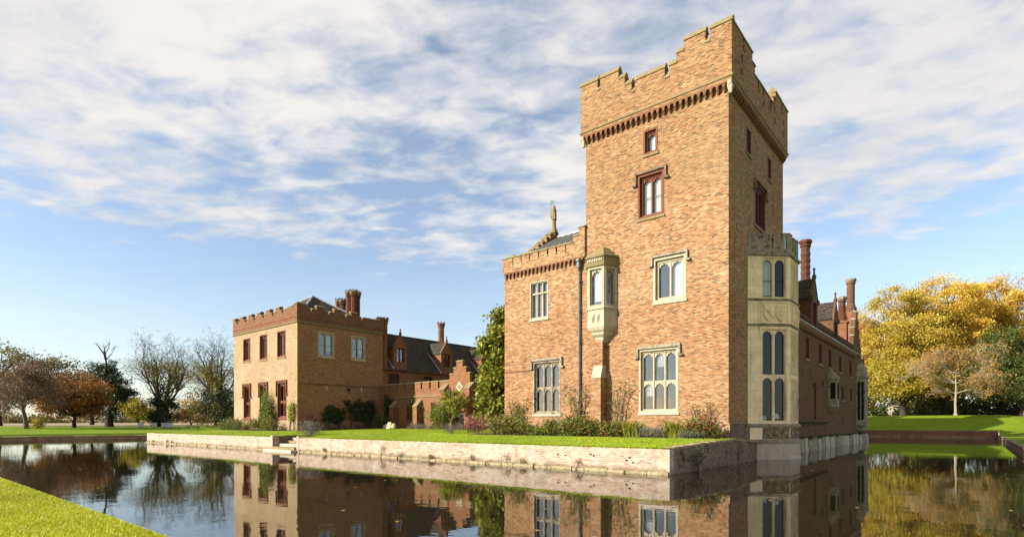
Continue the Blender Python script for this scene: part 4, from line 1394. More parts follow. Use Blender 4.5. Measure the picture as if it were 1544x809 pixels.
mb.prism([P(-38.33, 6.08, 0.0), P(-37.84, 5.57, 0.0), P(-38.33, 5.06, 0.0), P(-38.82, 5.57, 0.0)], 0, PFR.n * 0.05)
dm = obj('diamond_panel', mb, M['stone'], porch, label='pale stone diamond panel')
mb = MB()
mb.prism([P(-38.33, 5.83, 0.051), P(-38.08, 5.57, 0.051), P(-38.33, 5.31, 0.051), P(-38.58, 5.57, 0.051)], 0, PFR.n * 0.03)
obj('carved_centre', mb, M['coping'], dm)
for x in (-40.15, -36.7):
    mb = MB()
    mb.box(x - 0.38, x + 0.3, 37.35, 38.02, 0.9, 5.3)
    b_ = obj('buttress', mb, M['brick_gallery'], porch)
    mb = MB()
    mb.hexa([(x - 0.42, 37.3, 5.3), (x + 0.34, 37.3, 5.3), (x + 0.34, 38.0, 5.3), (x - 0.42, 38.0, 5.3), (x - 0.42, 37.32, 5.36), (x + 0.34, 37.32, 5.36), (x + 0.34, 38.0, 5.95), (x - 0.42, 38.0, 5.95)])
    obj('weathering_stone', mb, M['coping'], b_)
mb = MB()
mb.box(-36.95, -24.62, 38.6, 39.0, 0.8, 5.2)
obj('court_wall', mb, M['brick_gallery'], porch)

# ================================================================ west range with dormers
def dormer(par, fr, u0, u1, zb, ze, za, depth, brick, zwin, mats, fin_h=0.75, w_in=0.35, cheek=None, finial_mat='brick_red'):
    """gabled dormer flush with the wall plane"""
    P = fr.P
    um = (u0 + u1) / 2
    mb = MB()
    wu0, wu1 = u0 + w_in, u1 - w_in
    wall(mb, fr, u0, u1, zb, ze, [(wu0, wu1, zwin[0], zwin[1])] if zwin[1] < ze else [], back=0.6, reveal=0.2)
    mb.face([P(u0, ze), P(u1, ze), P(um, za)])
    for u in (u0, u1):
        mb.face([P(u, zb), P(u, zb, -depth), P(u, ze, -depth), P(u, ze)])
    d = obj('dormer', mb, [M[brick], M['room']], par)
    mb = MB()
    for (ua, ub) in ((u0 - 0.12, um), (u1 + 0.12, um)):
        s = (za - ze) / (um - u0)
        zl = ze - 0.12 * s * 0.8
        for (oa, ob) in ((-0.12, -depth - 1.6),):
            mb.hexa([P(ua, zl - 0.02, oa), P(ub, za - 0.0, oa), P(ub, za, ob), P(ua, zl, ob), P(ua, zl + 0.1, oa), P(ub, za + 0.12, oa), P(ub, za + 0.12, ob), P(ua, zl + 0.1, ob)])
    obj('dormer_roof', mb, M['tiles'], d)
    mb = MB()
    for (ua, ub) in ((u0 - 0.06, um), (u1 + 0.06, um)):
        mb.hexa([P(ua, ze - 0.1, 0.05), P(ub, za + 0.02, 0.05), P(ub, za + 0.02, -0.118), P(ua, ze - 0.1, -0.118), P(ua, ze + 0.08, 0.05), P(ub, za + 0.24, 0.05), P(ub, za + 0.24, -0.118), P(ua, ze + 0.08, -0.118)])
    obj('gable_coping', mb, M[brick], d)
    c = P(um, za + 0.1, -0.03)
    mb = MB()
    mb.lathe(tuple(c), [(0.16, 0), (0.16, 0.25), (0.08, 0.32), (0.06, fin_h * 0.7), (0.11, fin_h * 0.78), (0.02, fin_h)], 6)
    obj('finial', mb, M[finial_mat], d)
    for u in (u0, u1):
        mb = MB()
        mb.lathe(tuple(P(u, ze - 0.35, 0.02)), [(0.05, 0), (0.14, 0.15), (0.14, 0.4)], 6)
        obj('kneeler', mb, M[finial_mat], d)
    if zwin[1] < ze:
        window(par, fr, wu0, wu1, zwin[0], zwin[1], 2, (0, 1), mats, fw=0.13, mw=0.1, cusp=0.03, arched=False, sill='coping', blind=lambda k, r: 0.0, name='dormer_window')
    return d
WR = Fr((-51.8, 0, 0), (0, 1, 0), (1, 0, 0))
west = thing('west_range', 'long brick range with mossy tiled roof and gabled dormers behind the gallery', 'building', (-56, 56, 1.2))
mb = MB()
wall(mb, WR, 39.12, 76, 0.8, 8.3, [(39.85, 41.45, 6.5, 7.8), (45.2, 46.6, 6.6, 7.8), (50.6, 52.0, 6.6, 7.8)])
mb.face([(-60.2, 39.12, 0.8), (-60.2, 76, 0.8), (-60.2, 76, 8.3), (-60.2, 39.12, 8.3)])
mb.face([(-60.2, 76, 0.8), (-51.8, 76, 0.8), (-51.8, 76, 8.3), (-56, 76, 13.0), (-60.2, 76, 8.3)])
mb.face([(-60.2, 39.12, 0.8), (-51.8, 39.12, 0.8), (-51.8, 39.12, 8.3), (-56, 39.12, 13.0), (-60.2, 39.12, 8.3)])
obj('wall', mb, [M['brick_gallery'], M['room']], west)
for y in (39.85, 45.2, 50.6):
    window(west, WR, y, y + (1.6 if y < 40 else 1.4), 6.5 if y < 40 else 6.6, 7.8, 3, (0, 1), 'red_paint', arched=False, fw=0.1, mw=0.08, blind=lambda k, r: 0.0)
mb = MB()
mb.face([(-51.6, 39.14, 8.15), (-51.6, 76, 8.15), (-56, 76, 13.05), (-56, 39.14, 13.05)])
mb.face([(-60.4, 39.14, 8.15), (-60.4, 76, 8.15), (-56, 76, 13.05), (-56, 39.14, 13.05)])
rf = obj('roof', mb, M['tiles'], west)
mb = MB()
mb.tube((-56, 39.14, 13.05), (-56, 76, 13.05), 0.12, 0.12, 6)
obj('ridge_tiles', mb, M['tiles'], rf)
mb = MB()
WR.box(mb, 39.14, 76, 8.1, 8.3, 0.0, 0.12)
obj('eaves_cornice', mb, M['brick_red'], west)
for (a, b) in ((40.65, 42.6), (48.1, 50.05), (55.6, 57.55), (63, 65)):
    d = dormer(west, WR, a, b, 8.31, 10.9, 12.3, 2.5, 'brick_gallery', (9.1, 10.88), 'terracotta')
    mb = MB()
    P = WR.P
    mb.hexa([P(a - 0.16, 8.33, 0.08), P(a - 0.02, 8.33, 0.08), P(a - 0.02, 10.9, -2.35), P(a - 0.16, 10.9, -2.35), P(a - 0.16, 8.45, 0.08), P(a - 0.02, 8.45, 0.08), P(a - 0.02, 11.02, -2.35), P(a - 0.16, 11.02, -2.35)])
    obj('lead_flashing', mb, M['lead'], d)
chimney(west, -56, 52.0, 12.6, 15.75, 0.4, 'brick_red', 'brick_red', crenel=True, rings=8, base=False)

# ================================================================ east range, along the moat
EY0, EY1 = 39.1, 74.0
east = thing('east_range', 'long shaded brick range rising straight from the moat with chimneys', 'building', (-13.5, 56.5, 0))
ew = [(45.35, 46.5, 6.8, 8.5), (49.8, 51.0, 6.8, 8.5), (53.75, 55.0, 6.8, 8.42), (58.6, 59.75, 6.75, 8.35), (64.2, 65.4, 6.72, 8.36),
      (51.1, 51.75, 5.05, 5.55), (59.98, 60.95, 4.18, 5.6), (64.6, 65.6, 4.2, 5.6), (47.95, 49.0, 2.3, 5.25)]
mb = MB()
wall(mb, SIDE, EY0, EY1, 0.0, 9.1, ew, reveal=0.2)
mb.face([(-18.1, EY0, 0.8), (-18.1, EY1, 0.8), (-18.1, EY1, 9.1), (-18.1, EY0, 9.1)])
mb.face([(-9.6, EY1, 0.0), (-18.1, EY1, 0.0), (-18.1, EY1, 9.1), (-13.85, EY1, 13.6), (-9.6, EY1, 9.1)])
obj('wall', mb, [M['brick_east'], M['room']], east)
for i, (a, b, z0, z1) in enumerate(ew[:8]):
    window(east, SIDE, a, b, z0, z1, 1 if i == 5 else 2, (0, 1), 'red_paint', arched=False, fw=0.1, mw=0.1, sill='stone_grey' if i != 5 else None, blind=lambda k, r: 0.0)
mb = MB()                                               # blocked arched opening
tracery(mb, SIDE, 47.95, 49.0, 4.5, 5.22, 5.26, -0.19, -0.02, 0.0, 14)
SIDE.box(mb, 47.96, 48.99, 2.31, 4.9, -0.2, -0.12)
obj('blocked_arch', mb, M['brick_east'], east)
y = EY0 + 0.05
r5 = random.Random(21)
while y < EY1:                                          # rough stone footing with moss on top
    w = min(r5.uniform(0.7, 1.9), EY1 - y)
    o = r5.uniform(0.3, 0.42)
    z = r5.uniform(0.82, 0.96)
    mb = MB()
    mb.hexa([(-9.7, y, -0.4), (-9.6 + o + 0.1, y, -0.4), (-9.6 + o + 0.1, y + w - 0.03, -0.4), (-9.7, y + w - 0.03, -0.4), (-9.7, y, z), (-9.6 + o, y, z - 0.03), (-9.6 + o, y + w - 0.03, z - 0.02), (-9.7, y + w - 0.03, z)])
    s_ = obj('footing_stone', mb, M['stone_grey'] if r5.random() < 0.5 else M['pale_base'], east)
    mb = MB()
    mb.hexa([(-9.65, y, z - 0.02), (-9.6 + o - 0.02, y, z - 0.04), (-9.6 + o - 0.02, y + w - 0.02, z - 0.04), (-9.65, y + w - 0.02, z - 0.02), (-9.6, y, z + 0.12), (-9.6 + o * 0.6, y, z + 0.04), (-9.6 + o * 0.6, y + w - 0.02, z + 0.04), (-9.6, y + w - 0.02, z + 0.12)])
    obj('moss', mb, M['moss'], s_)
    y += w
mb = MB()
SIDE.box(mb, 39.2, 53.2, 2.02, 2.14, -0.02, 0.16)
obj('mossy_ledge', mb, M['moss'], east)
mb = MB()                                               # heavy moulded cornice
P = SIDE.P
mb.prism([P(EY0 + 0.02, z, o) for o, z in [(-0.02, 8.78), (0.12, 8.8), (0.22, 8.95), (0.26, 9.1), (0.2, 9.22), (0.1, 9.26), (-0.02, 9.26)]], 0, SIDE.u * (EY1 - 7.0 - EY0))
obj('cornice', mb, M['brick_red'], east)
mb = MB()
mb.tube(P(EY0 + 0.1, 9.36, 0.12), P(EY1 - 1, 9.36, 0.12), 0.06, 0.06, 6)
obj('lead_gutter', mb, M['lead'], east)
y = EY0 + 0.3
me_bal = None
while y < EY1 - 8:                                      # pierced parapet
    mb = MB()
    if not (47.0 < y < 49.6 or 55.7 < y < 58.3):
        SIDE.box(mb, y, y + 0.42, 9.27, 9.42, -0.2, 0.0)
        SIDE.box(mb, y + 0.06, y + 0.16, 9.42, 9.8, -0.18, -0.02)
        SIDE.box(mb, y + 0.27, y + 0.37, 9.42, 9.8, -0.18, -0.02)
        SIDE.box(mb, y, y + 0.42, 9.8, 9.95, -0.2, 0.02)
        obj('pierced_parapet', mb, M['brick_east'], east)
    y += 0.43
mb = MB()
mb.face([(-9.75, EY0, 9.2), (-9.75, EY1, 9.2), (-13.85, EY1, 13.7), (-13.85, EY0, 13.7)])
mb.face([(-17.9, EY0, 9.2), (-17.9, EY1, 9.2), (-13.85, EY1, 13.7), (-13.85, EY0, 13.7)])
obj('roof', mb, M['tiles'], east)
dormer(east, SIDE, 47.3, 49.5, 9.27, 11.7, 13.2, 1.9, 'brick_east', (9.5, 11.5), 'red_paint', 0.9, finial_mat='brick_east')
dormer(east, SIDE, 56.0, 58.05, 9.27, 11.4, 12.85, 1.7, 'brick_east', (9.5, 11.2), 'red_paint', 0.9, finial_mat='brick_east')
chimney(east, -11.0, 52.0, 10.5, 17.6, 0.36, 'brick_dark', 'brick_dark', rings=10, base=False)
mb = MB()
mb.box(-11.6, -10.6, 69.0, 70.0, 10.0, 12.9)
mb.box(-11.7, -10.5, 68.9, 70.1, 12.9, 13.1)
obj('chimney_stack', mb, M['brick_gallery'], east)
chimney(east, -11.1, 69.5, 13.1, 15.9, 0.36, 'brick_dark', 'stone_grey', rings=4)
mb = MB()
mb.hexa([(-11.9, 71.6, 9.0), (-9.9, 71.6, 9.0), (-9.9, 73.98, 9.0), (-11.9, 73.98, 9.0), (-11.35, 72.5, 14.6), (-10.25, 72.5, 14.6), (-10.25, 73.6, 14.6), (-11.35, 73.6, 14.6)])
obj('chimney_stack', mb, M['brick_gallery'], east)
chimney(east, -10.8, 73.05, 14.6, 18.5, 0.4, 'brick_east', 'stone_grey', n=12)
# crow-stepped gable over the far bay
for k, (a, b, z) in enumerate(((66.6, 67.1, 11.2), (67.1, 67.6, 12.1), (67.6, 68.2, 13.0), (68.2, 69.2, 13.9), (69.2, 69.8, 13.0), (69.8, 70.4, 12.1), (70.4, 70.9, 11.2), (70.9, 71.5, 10.4))):
    mb = MB()
    SIDE.box(mb, a, b, 9.1, z - 0.12, -0.4, 0.0)
    s_ = obj('gable_step', mb, M['brick_east'], east)
    coping_piece(s_, SIDE, a, b, z - 0.12, -0.4, 0.0, 0.2, 'stone_grey')
# small corbelled oriel on the range
mb = MB()
def orp(z, k):
    return [(-9.65, 54.4 - 0.75 * k, z), (-9.6 + 0.62 * k, 54.4 - 0.42 * k, z), (-9.6 + 0.62 * k, 54.4 + 0.42 * k, z), (-9.65, 54.4 + 0.75 * k, z)]
loft(mb, [orp(2.9, 0.15), orp(3.2, 0.75), orp(3.3, 0.8), orp(3.42, 1.05), orp(3.52, 1.0), orp(5.72, 1.0), orp(5.78, 1.12), orp(5.95, 1.12), orp(6.3, 0.65), orp(6.75, 0.1)])
obj('oriel', mb, M['stone_grey'], east, label='small weathered stone oriel with pointed top')
ofr2 = Fr((-9.6 + 0.62, 54.4 - 0.42, 0), (0, 1, 0), (1, 0, 0))
mb = MB()
ofr2.box(mb, 0.12, 0.72, 4.1, 5.5, -0.05, 0.006)
obj('oriel_window', mb, M['room'], east)
ofr3 = Fr((-9.6, 54.4 - 0.75, 0), (0.62, 0.33, 0), (0.33, -0.62, 0))
mb = MB()
ofr3.box(mb, 0.18, 0.56, 4.1, 5.5, -0.05, 0.008)
obj('oriel_window', mb, M['room'], east)
# far stone bay
def fbp(z, k, off=0.0):
    return [(-9.65, 69.9 - 1.6 * k, z), (-9.6 + 0.75 * k, 69.9 - 0.9 * k, z), (-9.6 + 0.75 * k, 69.9 + 0.9 * k, z), (-9.65, 69.9 + 1.6 * k, z)]
mb = MB()
loft(mb, [fbp(1.2, 0.5), fbp(1.3, 0.75), fbp(1.6, 0.8), fbp(1.8, 1.0), fbp(6.8, 1.0), fbp(6.86, 1.1), fbp(7.1, 1.1), fbp(7.2, 0.98), fbp(7.9, 0.85), fbp(8.5, 0.4)])
obj('far_bay', mb, M['stone_grey'], east, label='far weathered stone bay over the water')
ffr = Fr((-9.6, 68.3, 0), (0.75, 0.7, 0), (0.7, -0.75, 0))
for u in (0.16, 0.56):
    mb = MB()
    ffr.box(mb, u, u + 0.28, 2.4, 6.4, -0.05, 0.006)
    obj('far_bay_light', mb, M['room'], east)
for y in (43.0, 44.6, 46.9, 52.6):                      # iron wall ties
    mb = MB()
    SIDE.box(mb, y - 0.05, y + 0.05, 5.6, 6.3, 0.0, 0.03)
    obj('wall_tie', mb, M['dark_bar'], east)

# ================================================================ unseen north range; gatehouse block added and sized to shade the far bank
north = thing('unseen_north_range', 'unseen brick north range with gatehouse block added to shade the far bank', 'building', (-36, 75, 1))
mb = MB()
NFR = Fr((0, 71, 0), (1, 0, 0), (0, -1, 0))
wall(mb, NFR, -60, -12, 0.6, 10.6, [(-56 + 5 * i, -54.8 + 5 * i, 6.6, 8.6) for i in range(9)])
mb.face([(-60, 79, 0.6), (-12, 79, 0.6), (-12, 79, 10.6), (-60, 79, 10.6)])
for x in (-60, -12):
    mb.face([(x, 71, 0.6), (x, 79, 0.6), (x, 79, 10.6), (x, 75, 15.2), (x, 71, 10.6)])
obj('wall', mb, [M['brick_east'], M['room']], north)
mb = MB()
mb.face([(-60.2, 70.8, 10.4), (-11.8, 70.8, 10.4), (-11.8, 75, 15.3), (-60.2, 75, 15.3)])
mb.face([(-60.2, 79.2, 10.4), (-11.8, 79.2, 10.4), (-11.8, 75, 15.3), (-60.2, 75, 15.3)])
obj('roof', mb, M['tiles'], north)
for i in range(9):
    window(north, NFR, -56 + 5 * i, -54.8 + 5 * i, 6.6, 8.6, 2, (0, 1), 'stone_grey', arched=False, fw=0.12, blind=lambda k, r: 0.0)
for x in (-34.0, -20.6):
    mb = MB()
    mb.lathe((x, 79, 0.0), [(1.8, 0), (1.8, 20.5), (2.0, 20.9), (2.0, 21.9)], 8, math.pi / 8)
    tt = obj('gatehouse_turret', mb, M['brick'], north)
    for k in range(8):
        a = k * math.pi / 4
        mb = MB()
        mb.box(x + 2.0 * math.cos(a) - 0.3, x + 2.0 * math.cos(a) + 0.3, 79 + 2.0 * math.sin(a) - 0.3, 79 + 2.0 * math.sin(a) + 0.3, 21.901, 22.6)
        obj('merlon', mb, M['brick'], tt)
mb = MB()
mb.box(-36.0, -18.4, 74.5, 79.6, 0.6, 20.5)
obj('gatehouse_shade_block', mb, M['brick'], north)
# ================================================================ vegetation
LF = {}
LF['gold'] = leaf_mat('golden_leaves', [(0.0, (0.30, 0.16, 0.02)), (0.3, (0.52, 0.32, 0.035)), (0.65, (0.66, 0.44, 0.06)), (1.0, (0.72, 0.54, 0.11))], 0.45, k=1.0)
LF['paleyellow'] = leaf_mat('pale_yellow_leaves', [(0.0, (0.28, 0.18, 0.02)), (0.4, (0.48, 0.34, 0.04)), (0.8, (0.60, 0.47, 0.08)), (1.0, (0.66, 0.54, 0.13))], 0.45, k=0.95)
LF['yellowgreen'] = leaf_mat('yellow_green_leaves', [(0.0, (0.20, 0.17, 0.02)), (0.5, (0.40, 0.32, 0.04)), (1.0, (0.58, 0.45, 0.07))], 0.45, k=0.95)
LF['orange'] = leaf_mat('orange_leaves', [(0.0, (0.32, 0.11, 0.02)), (0.4, (0.52, 0.25, 0.035)), (0.75, (0.60, 0.36, 0.06)), (1.0, (0.64, 0.44, 0.09))], 0.45, k=0.95)
LF['copper'] = leaf_mat('copper_leaves', [(0.0, (0.14, 0.055, 0.015)), (0.5, (0.32, 0.125, 0.02)), (1.0, (0.46, 0.21, 0.035))], 0.3)
LF['brown'] = leaf_mat('brown_leaves', [(0.0, (0.14, 0.08, 0.04)), (0.5, (0.26, 0.15, 0.075)), (1.0, (0.40, 0.25, 0.12))], 0.25)
LF['olive'] = leaf_mat('olive_leaves', [(0.0, (0.09, 0.08, 0.02)), (0.5, (0.19, 0.155, 0.035)), (1.0, (0.32, 0.24, 0.05))], 0.3)
LF['ivy'] = leaf_mat('dark_ivy_leaves', [(0.0, (0.018, 0.03, 0.010)), (0.5, (0.04, 0.06, 0.016)), (1.0, (0.09, 0.115, 0.025))], 0.15, 0.4, 0.5)
LF['holm'] = leaf_mat('evergreen_leaves', [(0.0, (0.035, 0.052, 0.012)), (0.5, (0.095, 0.12, 0.022)), (1.0, (0.21, 0.22, 0.045))], 0.2, 0.5, 0.3)
LF['magnolia'] = leaf_mat('glossy_magnolia_leaves', [(0.0, (0.08, 0.10, 0.012)), (0.5, (0.23, 0.25, 0.022)), (0.85, (0.44, 0.42, 0.04)), (1.0, (0.50, 0.36, 0.06))], 0.25, 0.5, 0.25)
LF['green'] = leaf_mat('garden_green_leaves', [(0.0, (0.08, 0.10, 0.015)), (0.5, (0.19, 0.23, 0.03)), (1.0, (0.33, 0.36, 0.05))], 0.3)
LF['lime'] = leaf_mat('lime_yellow_leaves', [(0.0, (0.14, 0.16, 0.02)), (0.5, (0.30, 0.31, 0.03)), (1.0, (0.46, 0.40, 0.05))], 0.4)
LF['rose'] = leaf_mat('rose_bush_leaves', [(0.0, (0.08, 0.09, 0.02)), (0.5, (0.18, 0.185, 0.03)), (0.85, (0.29, 0.27, 0.05)), (1.0, (0.44, 0.19, 0.07))], 0.25)
LF['grey'] = leaf_mat('grey_green_leaves', [(0.0, (0.10, 0.11, 0.07)), (0.5, (0.18, 0.19, 0.12)), (1.0, (0.27, 0.27, 0.18))], 0.2)
LF['twiggy'] = leaf_mat('dry_lavender_stems', [(0.0, (0.10, 0.085, 0.06)), (0.5, (0.19, 0.155, 0.11)), (1.0, (0.28, 0.23, 0.15))], 0.15)
LF['darkred'] = leaf_mat('dark_red_leaves', [(0.0, (0.05, 0.012, 0.012)), (0.6, (0.13, 0.025, 0.02)), (1.0, (0.24, 0.06, 0.035))], 0.25)
LF['pink'] = leaf_mat('pinkish_leaves', [(0.0, (0.16, 0.08, 0.05)), (0.5, (0.32, 0.14, 0.10)), (1.0, (0.48, 0.22, 0.16))], 0.3)
LF['redflower'] = leaf_mat('red_petals', [(0.0, (0.30, 0.015, 0.02)), (1.0, (0.60, 0.05, 0.05))], 0.2)
LF['lawn_grass'] = leaf_mat('lawn_grass_blades', [(0.0, (0.22, 0.30, 0.008)), (0.5, (0.37, 0.48, 0.014)), (0.9, (0.50, 0.58, 0.03)), (1.0, (0.56, 0.52, 0.08))], 0.3, 0.5, 0.3)
LF['grass'] = leaf_mat('grass_blades', [(0.0, (0.30, 0.33, 0.008)), (0.5, (0.54, 0.56, 0.014)), (0.9, (0.68, 0.68, 0.03)), (1.0, (0.66, 0.56, 0.08))], 0.3, 0.5, 0.3)
BK = dict(lime=bark_mat('lime_bark', (0.10, 0.085, 0.05), (0.24, 0.20, 0.12)), grey=bark_mat('grey_bark', (0.10, 0.085, 0.06), (0.22, 0.19, 0.13)), dark=bark_mat('dark_bark', (0.035, 0.028, 0.02), (0.09, 0.07, 0.05)),
          pale=bark_mat('pale_bark', (0.30, 0.25, 0.17), (0.46, 0.40, 0.28)), brown=bark_mat('brown_bark', (0.11, 0.075, 0.05), (0.20, 0.145, 0.10)),
          olive=bark_mat('olive_bark', (0.12, 0.10, 0.05), (0.24, 0.20, 0.10)), purple=bark_mat('purple_brown_twigs', (0.13, 0.085, 0.07), (0.22, 0.15, 0.12)))

def leaves(C, size, rs, aspect=0.6, up=0.0):
    """C: (N,3) leaf centres -> (N,4,3) kite-shaped leaves at random angles"""
    n = len(C)
    a = rs.normal(size=(n, 3)); a[:, 2] += up
    a /= np.linalg.norm(a, axis=1, keepdims=True) + 1e-9
    b = rs.normal(size=(n, 3))
    b -= a * np.sum(a * b, axis=1, keepdims=True)
    b /= np.linalg.norm(b, axis=1, keepdims=True) + 1e-9
    c = np.cross(a, b)
    s = (size * rs.uniform(0.6, 1.3, size=(n, 1)))
    V = np.stack([C - b * s * 0.5, C + c * s * aspect * 0.5 - b * s * 0.08, C + b * s * 0.5, C - c * s * aspect * 0.5 - b * s * 0.08], axis=1)
    return V

def clump_points(rs, ells, n_clumps, shell=0.55, zmin=None):
    """clump centres spread through the union of ellipsoids, mostly near the outside"""
    out = []
    w = np.array([e[3] * e[4] * e[5] for e in ells]) ** 0.7
    w /= w.sum()
    while len(out) < n_clumps:
        e = ells[rs.choice(len(ells), p=w)]
        d = rs.normal(size=3); d /= np.linalg.norm(d)
        r = shell + (1 - shell) * rs.random() ** 0.6 if rs.random() < 0.8 else rs.random() * shell
        r *= 1 + 0.16 * math.sin(d[0] * 5 + e[0]) * math.sin(d[2] * 6 + e[1] + d[1] * 4)
        p = np.array(e[:3]) + d * r * np.array(e[3:6])
        if zmin is not None and p[2] < zmin: continue
        out.append(p)
    return np.array(out)

def limb(mb, p0, p1, r0, r1, rnd, seg=4, sag=0.12, n=5):
    p0, p1 = Vector(p0), Vector(p1)
    L = (p1 - p0).length
    prev, pr = p0, r0
    off = Vector((rnd.uniform(-1, 1), rnd.uniform(-1, 1), rnd.uniform(-0.3, 1))) * L * sag
    for i in range(1, seg + 1):
        t = i / seg
        q = p0.lerp(p1, t) + off * math.sin(math.pi * t) + Vector((rnd.uniform(-1, 1), rnd.uniform(-1, 1), rnd.uniform(-1, 1))) * L * 0.02
        r = r0 + (r1 - r0) * t
        mb.tube(prev, q, pr, r, n)
        prev, pr = q, r

def trunk_tubes(mb, base, top, r, rnd, seg=7, n=9, lean=0.3, flare=1.6):
    base, top = Vector(base), Vector(top)
    prev, pr = base - Vector((0, 0, 0.4)), r * flare
    pts = [base]
    for i in range(1, seg + 1):
        t = i / seg
        q = base.lerp(top, t) + Vector((rnd.uniform(-lean, lean), rnd.uniform(-lean, lean), 0)) * (0 if i == seg else 1) * t
        rr = r * (1 - 0.78 * t)
        if i == 1: rr = r
        mb.tube(prev, q, pr, rr, n)
        prev, pr = q, rr
        pts.append(q)
    return pts

def leafy_tree(name, label, cat, x, y, H, ells, leaf, bark, seed, n_clumps=90, per=260, clump=1.3, lsize=0.34, tr=0.4, trunk_top=0.7, group=None, extra=(), shell=0.55, limb_r=0.09, zmin=None, z=None, thick=1.0):
    """ells relative to the tree foot; leaf clumps on limbs"""
    rs = np.random.RandomState(seed)
    rnd = random.Random(seed)
    z0 = gh(x, y) if z is None else z
    t = thing(name, label, cat, (x, y, z0), group)
    base = np.array([x, y, z0])
    mb = MB()
    tp = trunk_tubes(mb, (x, y, z0), (x, y, z0 + H * trunk_top), tr, rnd)
    C = clump_points(rs, ells, n_clumps, shell, zmin) + base
    for c in C[::2]:
        k = min(len(tp) - 1, max(1, int((c[2] - z0) / (H * trunk_top) * len(tp) * 0.62)))
        limb(mb, tp[k], c, limb_r * 1.6 * thick, 0.02, rnd, 4)
    obj('trunk', mb, BK[bark], t, smooth=True)
    pts, rv = [], []
    for c in C:
        m_ = int(per * rs.uniform(0.5, 1.4))
        q = rs.normal(size=(m_, 3)) * np.array([clump, clump, clump * 0.62]) * rs.uniform(0.6, 1.15) * 0.62
        pts.append(c + q)
        rv.append(np.clip(rs.normal(0.5, 0.16) + rs.normal(0, 0.17, m_) + 0.08 * q[:, 2], 0, 1))
    P = np.concatenate(pts); rv = np.concatenate(rv)
    quad_cloud('crown', leaves(P, lsize, rs), rv, LF[leaf], t, (x, y, z0))
    for (el, lf, nc, pr, cl, ls, sh) in extra:
        C2 = clump_points(rs, el, nc, sh) + base
        pts, rv = [], []
        for c in C2:
            m_ = int(pr * rs.uniform(0.5, 1.4))
            pts.append(c + rs.normal(size=(m_, 3)) * cl * 0.6)
            rv.append(np.clip(rs.normal(0.5, 0.15) + rs.normal(0, 0.18, m_), 0, 1))
        quad_cloud('crown', leaves(np.concatenate(pts), ls, rs), np.concatenate(rv), LF[lf], t, (x, y, z0))
    return t

def grow(mb, p, d, L, r, lev, rnd, prm, tips):
    """recursive branching"""
    seg = 4 if lev <= 1 else (3 if lev == 2 else 2)
    n = 8 if lev == 0 else (5 if lev <= 2 else 3)
    prev, pr = p, r
    pts = []
    dd = d.copy()
    for i in range(seg):
        w = prm['wob'] * (0.5 if lev == 0 else 1)
        dd = (dd + Vector((rnd.uniform(-w, w), rnd.uniform(-w, w), rnd.uniform(-w, w) + prm['up'][min(lev, len(prm['up']) - 1)]))).normalized()
        q = prev + dd * (L / seg)
        rr = r * (1 - (i + 1) / seg * 0.62)
        mb.tube(prev, q, pr, rr, n)
        pts.append((q, dd.copy(), rr))
        prev, pr = q, rr
    if lev >= prm['levels']:
        tips.append(prev)
        return
    kids = prm['kids'][lev]
    for k in range(kids):
        f = prm['start'][min(lev, len(prm['start']) - 1)]
        t = f + (1 - f) * (k + rnd.random()) / kids
        i = min(seg - 1, int(t * seg))
        q, ddd, rr = pts[i]
        a = rnd.uniform(0, 2 * math.pi)
        o = ddd.orthogonal().normalized()
        o = (o * math.cos(a) + ddd.cross(o) * math.sin(a))
        ang = R(rnd.uniform(*prm['ang'][min(lev, len(prm['ang']) - 1)]))
        nd = (ddd * math.cos(ang) + o * math.sin(ang)).normalized()
        ln = L * rnd.uniform(*prm['ratio'][min(lev, len(prm['ratio']) - 1)])
        grow(mb, q, nd, ln, max(rr * (0.92 if lev == 0 else 0.58), 0.024), lev + 1, rnd, prm, tips)

def bare_tree(name, label, cat, x, y, H, r, bark, seed, prm, leafy=(), group=None, z=None):
    rnd = random.Random(seed)
    rs = np.random.RandomState(seed)
    z0 = gh(x, y) if z is None else z
    t = thing(name, label, cat, (x, y, z0), group)
    mb = MB()
    tips = []
    mb.tube((x, y, z0 - 0.4), (x, y, z0 + 0.6), r * 1.6, r * 1.05, 8)
    grow(mb, Vector((x, y, z0 + 0.5)), Vector((0, 0, 1)), H * prm['trunk'], r, 0, rnd, prm, tips)
    top = max(q.z for q in tips) - z0
    k = H / top
    mb.v = [(x + (a - x) * (0.5 + 0.5 * k), y + (b - y) * (0.5 + 0.5 * k), z0 + (c - z0) * k) if c > z0 else (a, b, c) for a, b, c in mb.v]
    obj('branches', mb, BK[bark], t)
    base = np.array([x, y, z0])
    for (mode, lf, n, spread, ls, lo_, hi_) in leafy:
        if mode == 'tips':
            T = np.array([[x + (q.x - x) * (0.5 + 0.5 * k), y + (q.y - y) * (0.5 + 0.5 * k), z0 + (q.z - z0) * k] for q in tips])
            T = T[(T[:, 2] - z0 > lo_ * H) & (T[:, 2] - z0 < hi_ * H)]
            if len(T) == 0: continue
            c = T[rs.randint(0, len(T), n)]
            q = c + rs.normal(size=(n, 3)) * spread
            rv = np.clip(rs.normal(0.5, 0.22, n), 0, 1)
        else:                                   # ivy mass: list of ellipsoids in `spread`
            C = clump_points(rs, spread, max(8, n // 220), 0.5) + base
            c = C[rs.randint(0, len(C), n)]
            q = c + rs.normal(size=(n, 3)) * lo_
            rv = np.clip(rs.normal(0.5, 0.22, n), 0, 1)
            q = q[q[:, 2] > z0]; rv = rv[:len(q)]
        quad_cloud('foliage', leaves(q, ls, rs), rv, LF[lf], t, (x, y, z0))
    return t

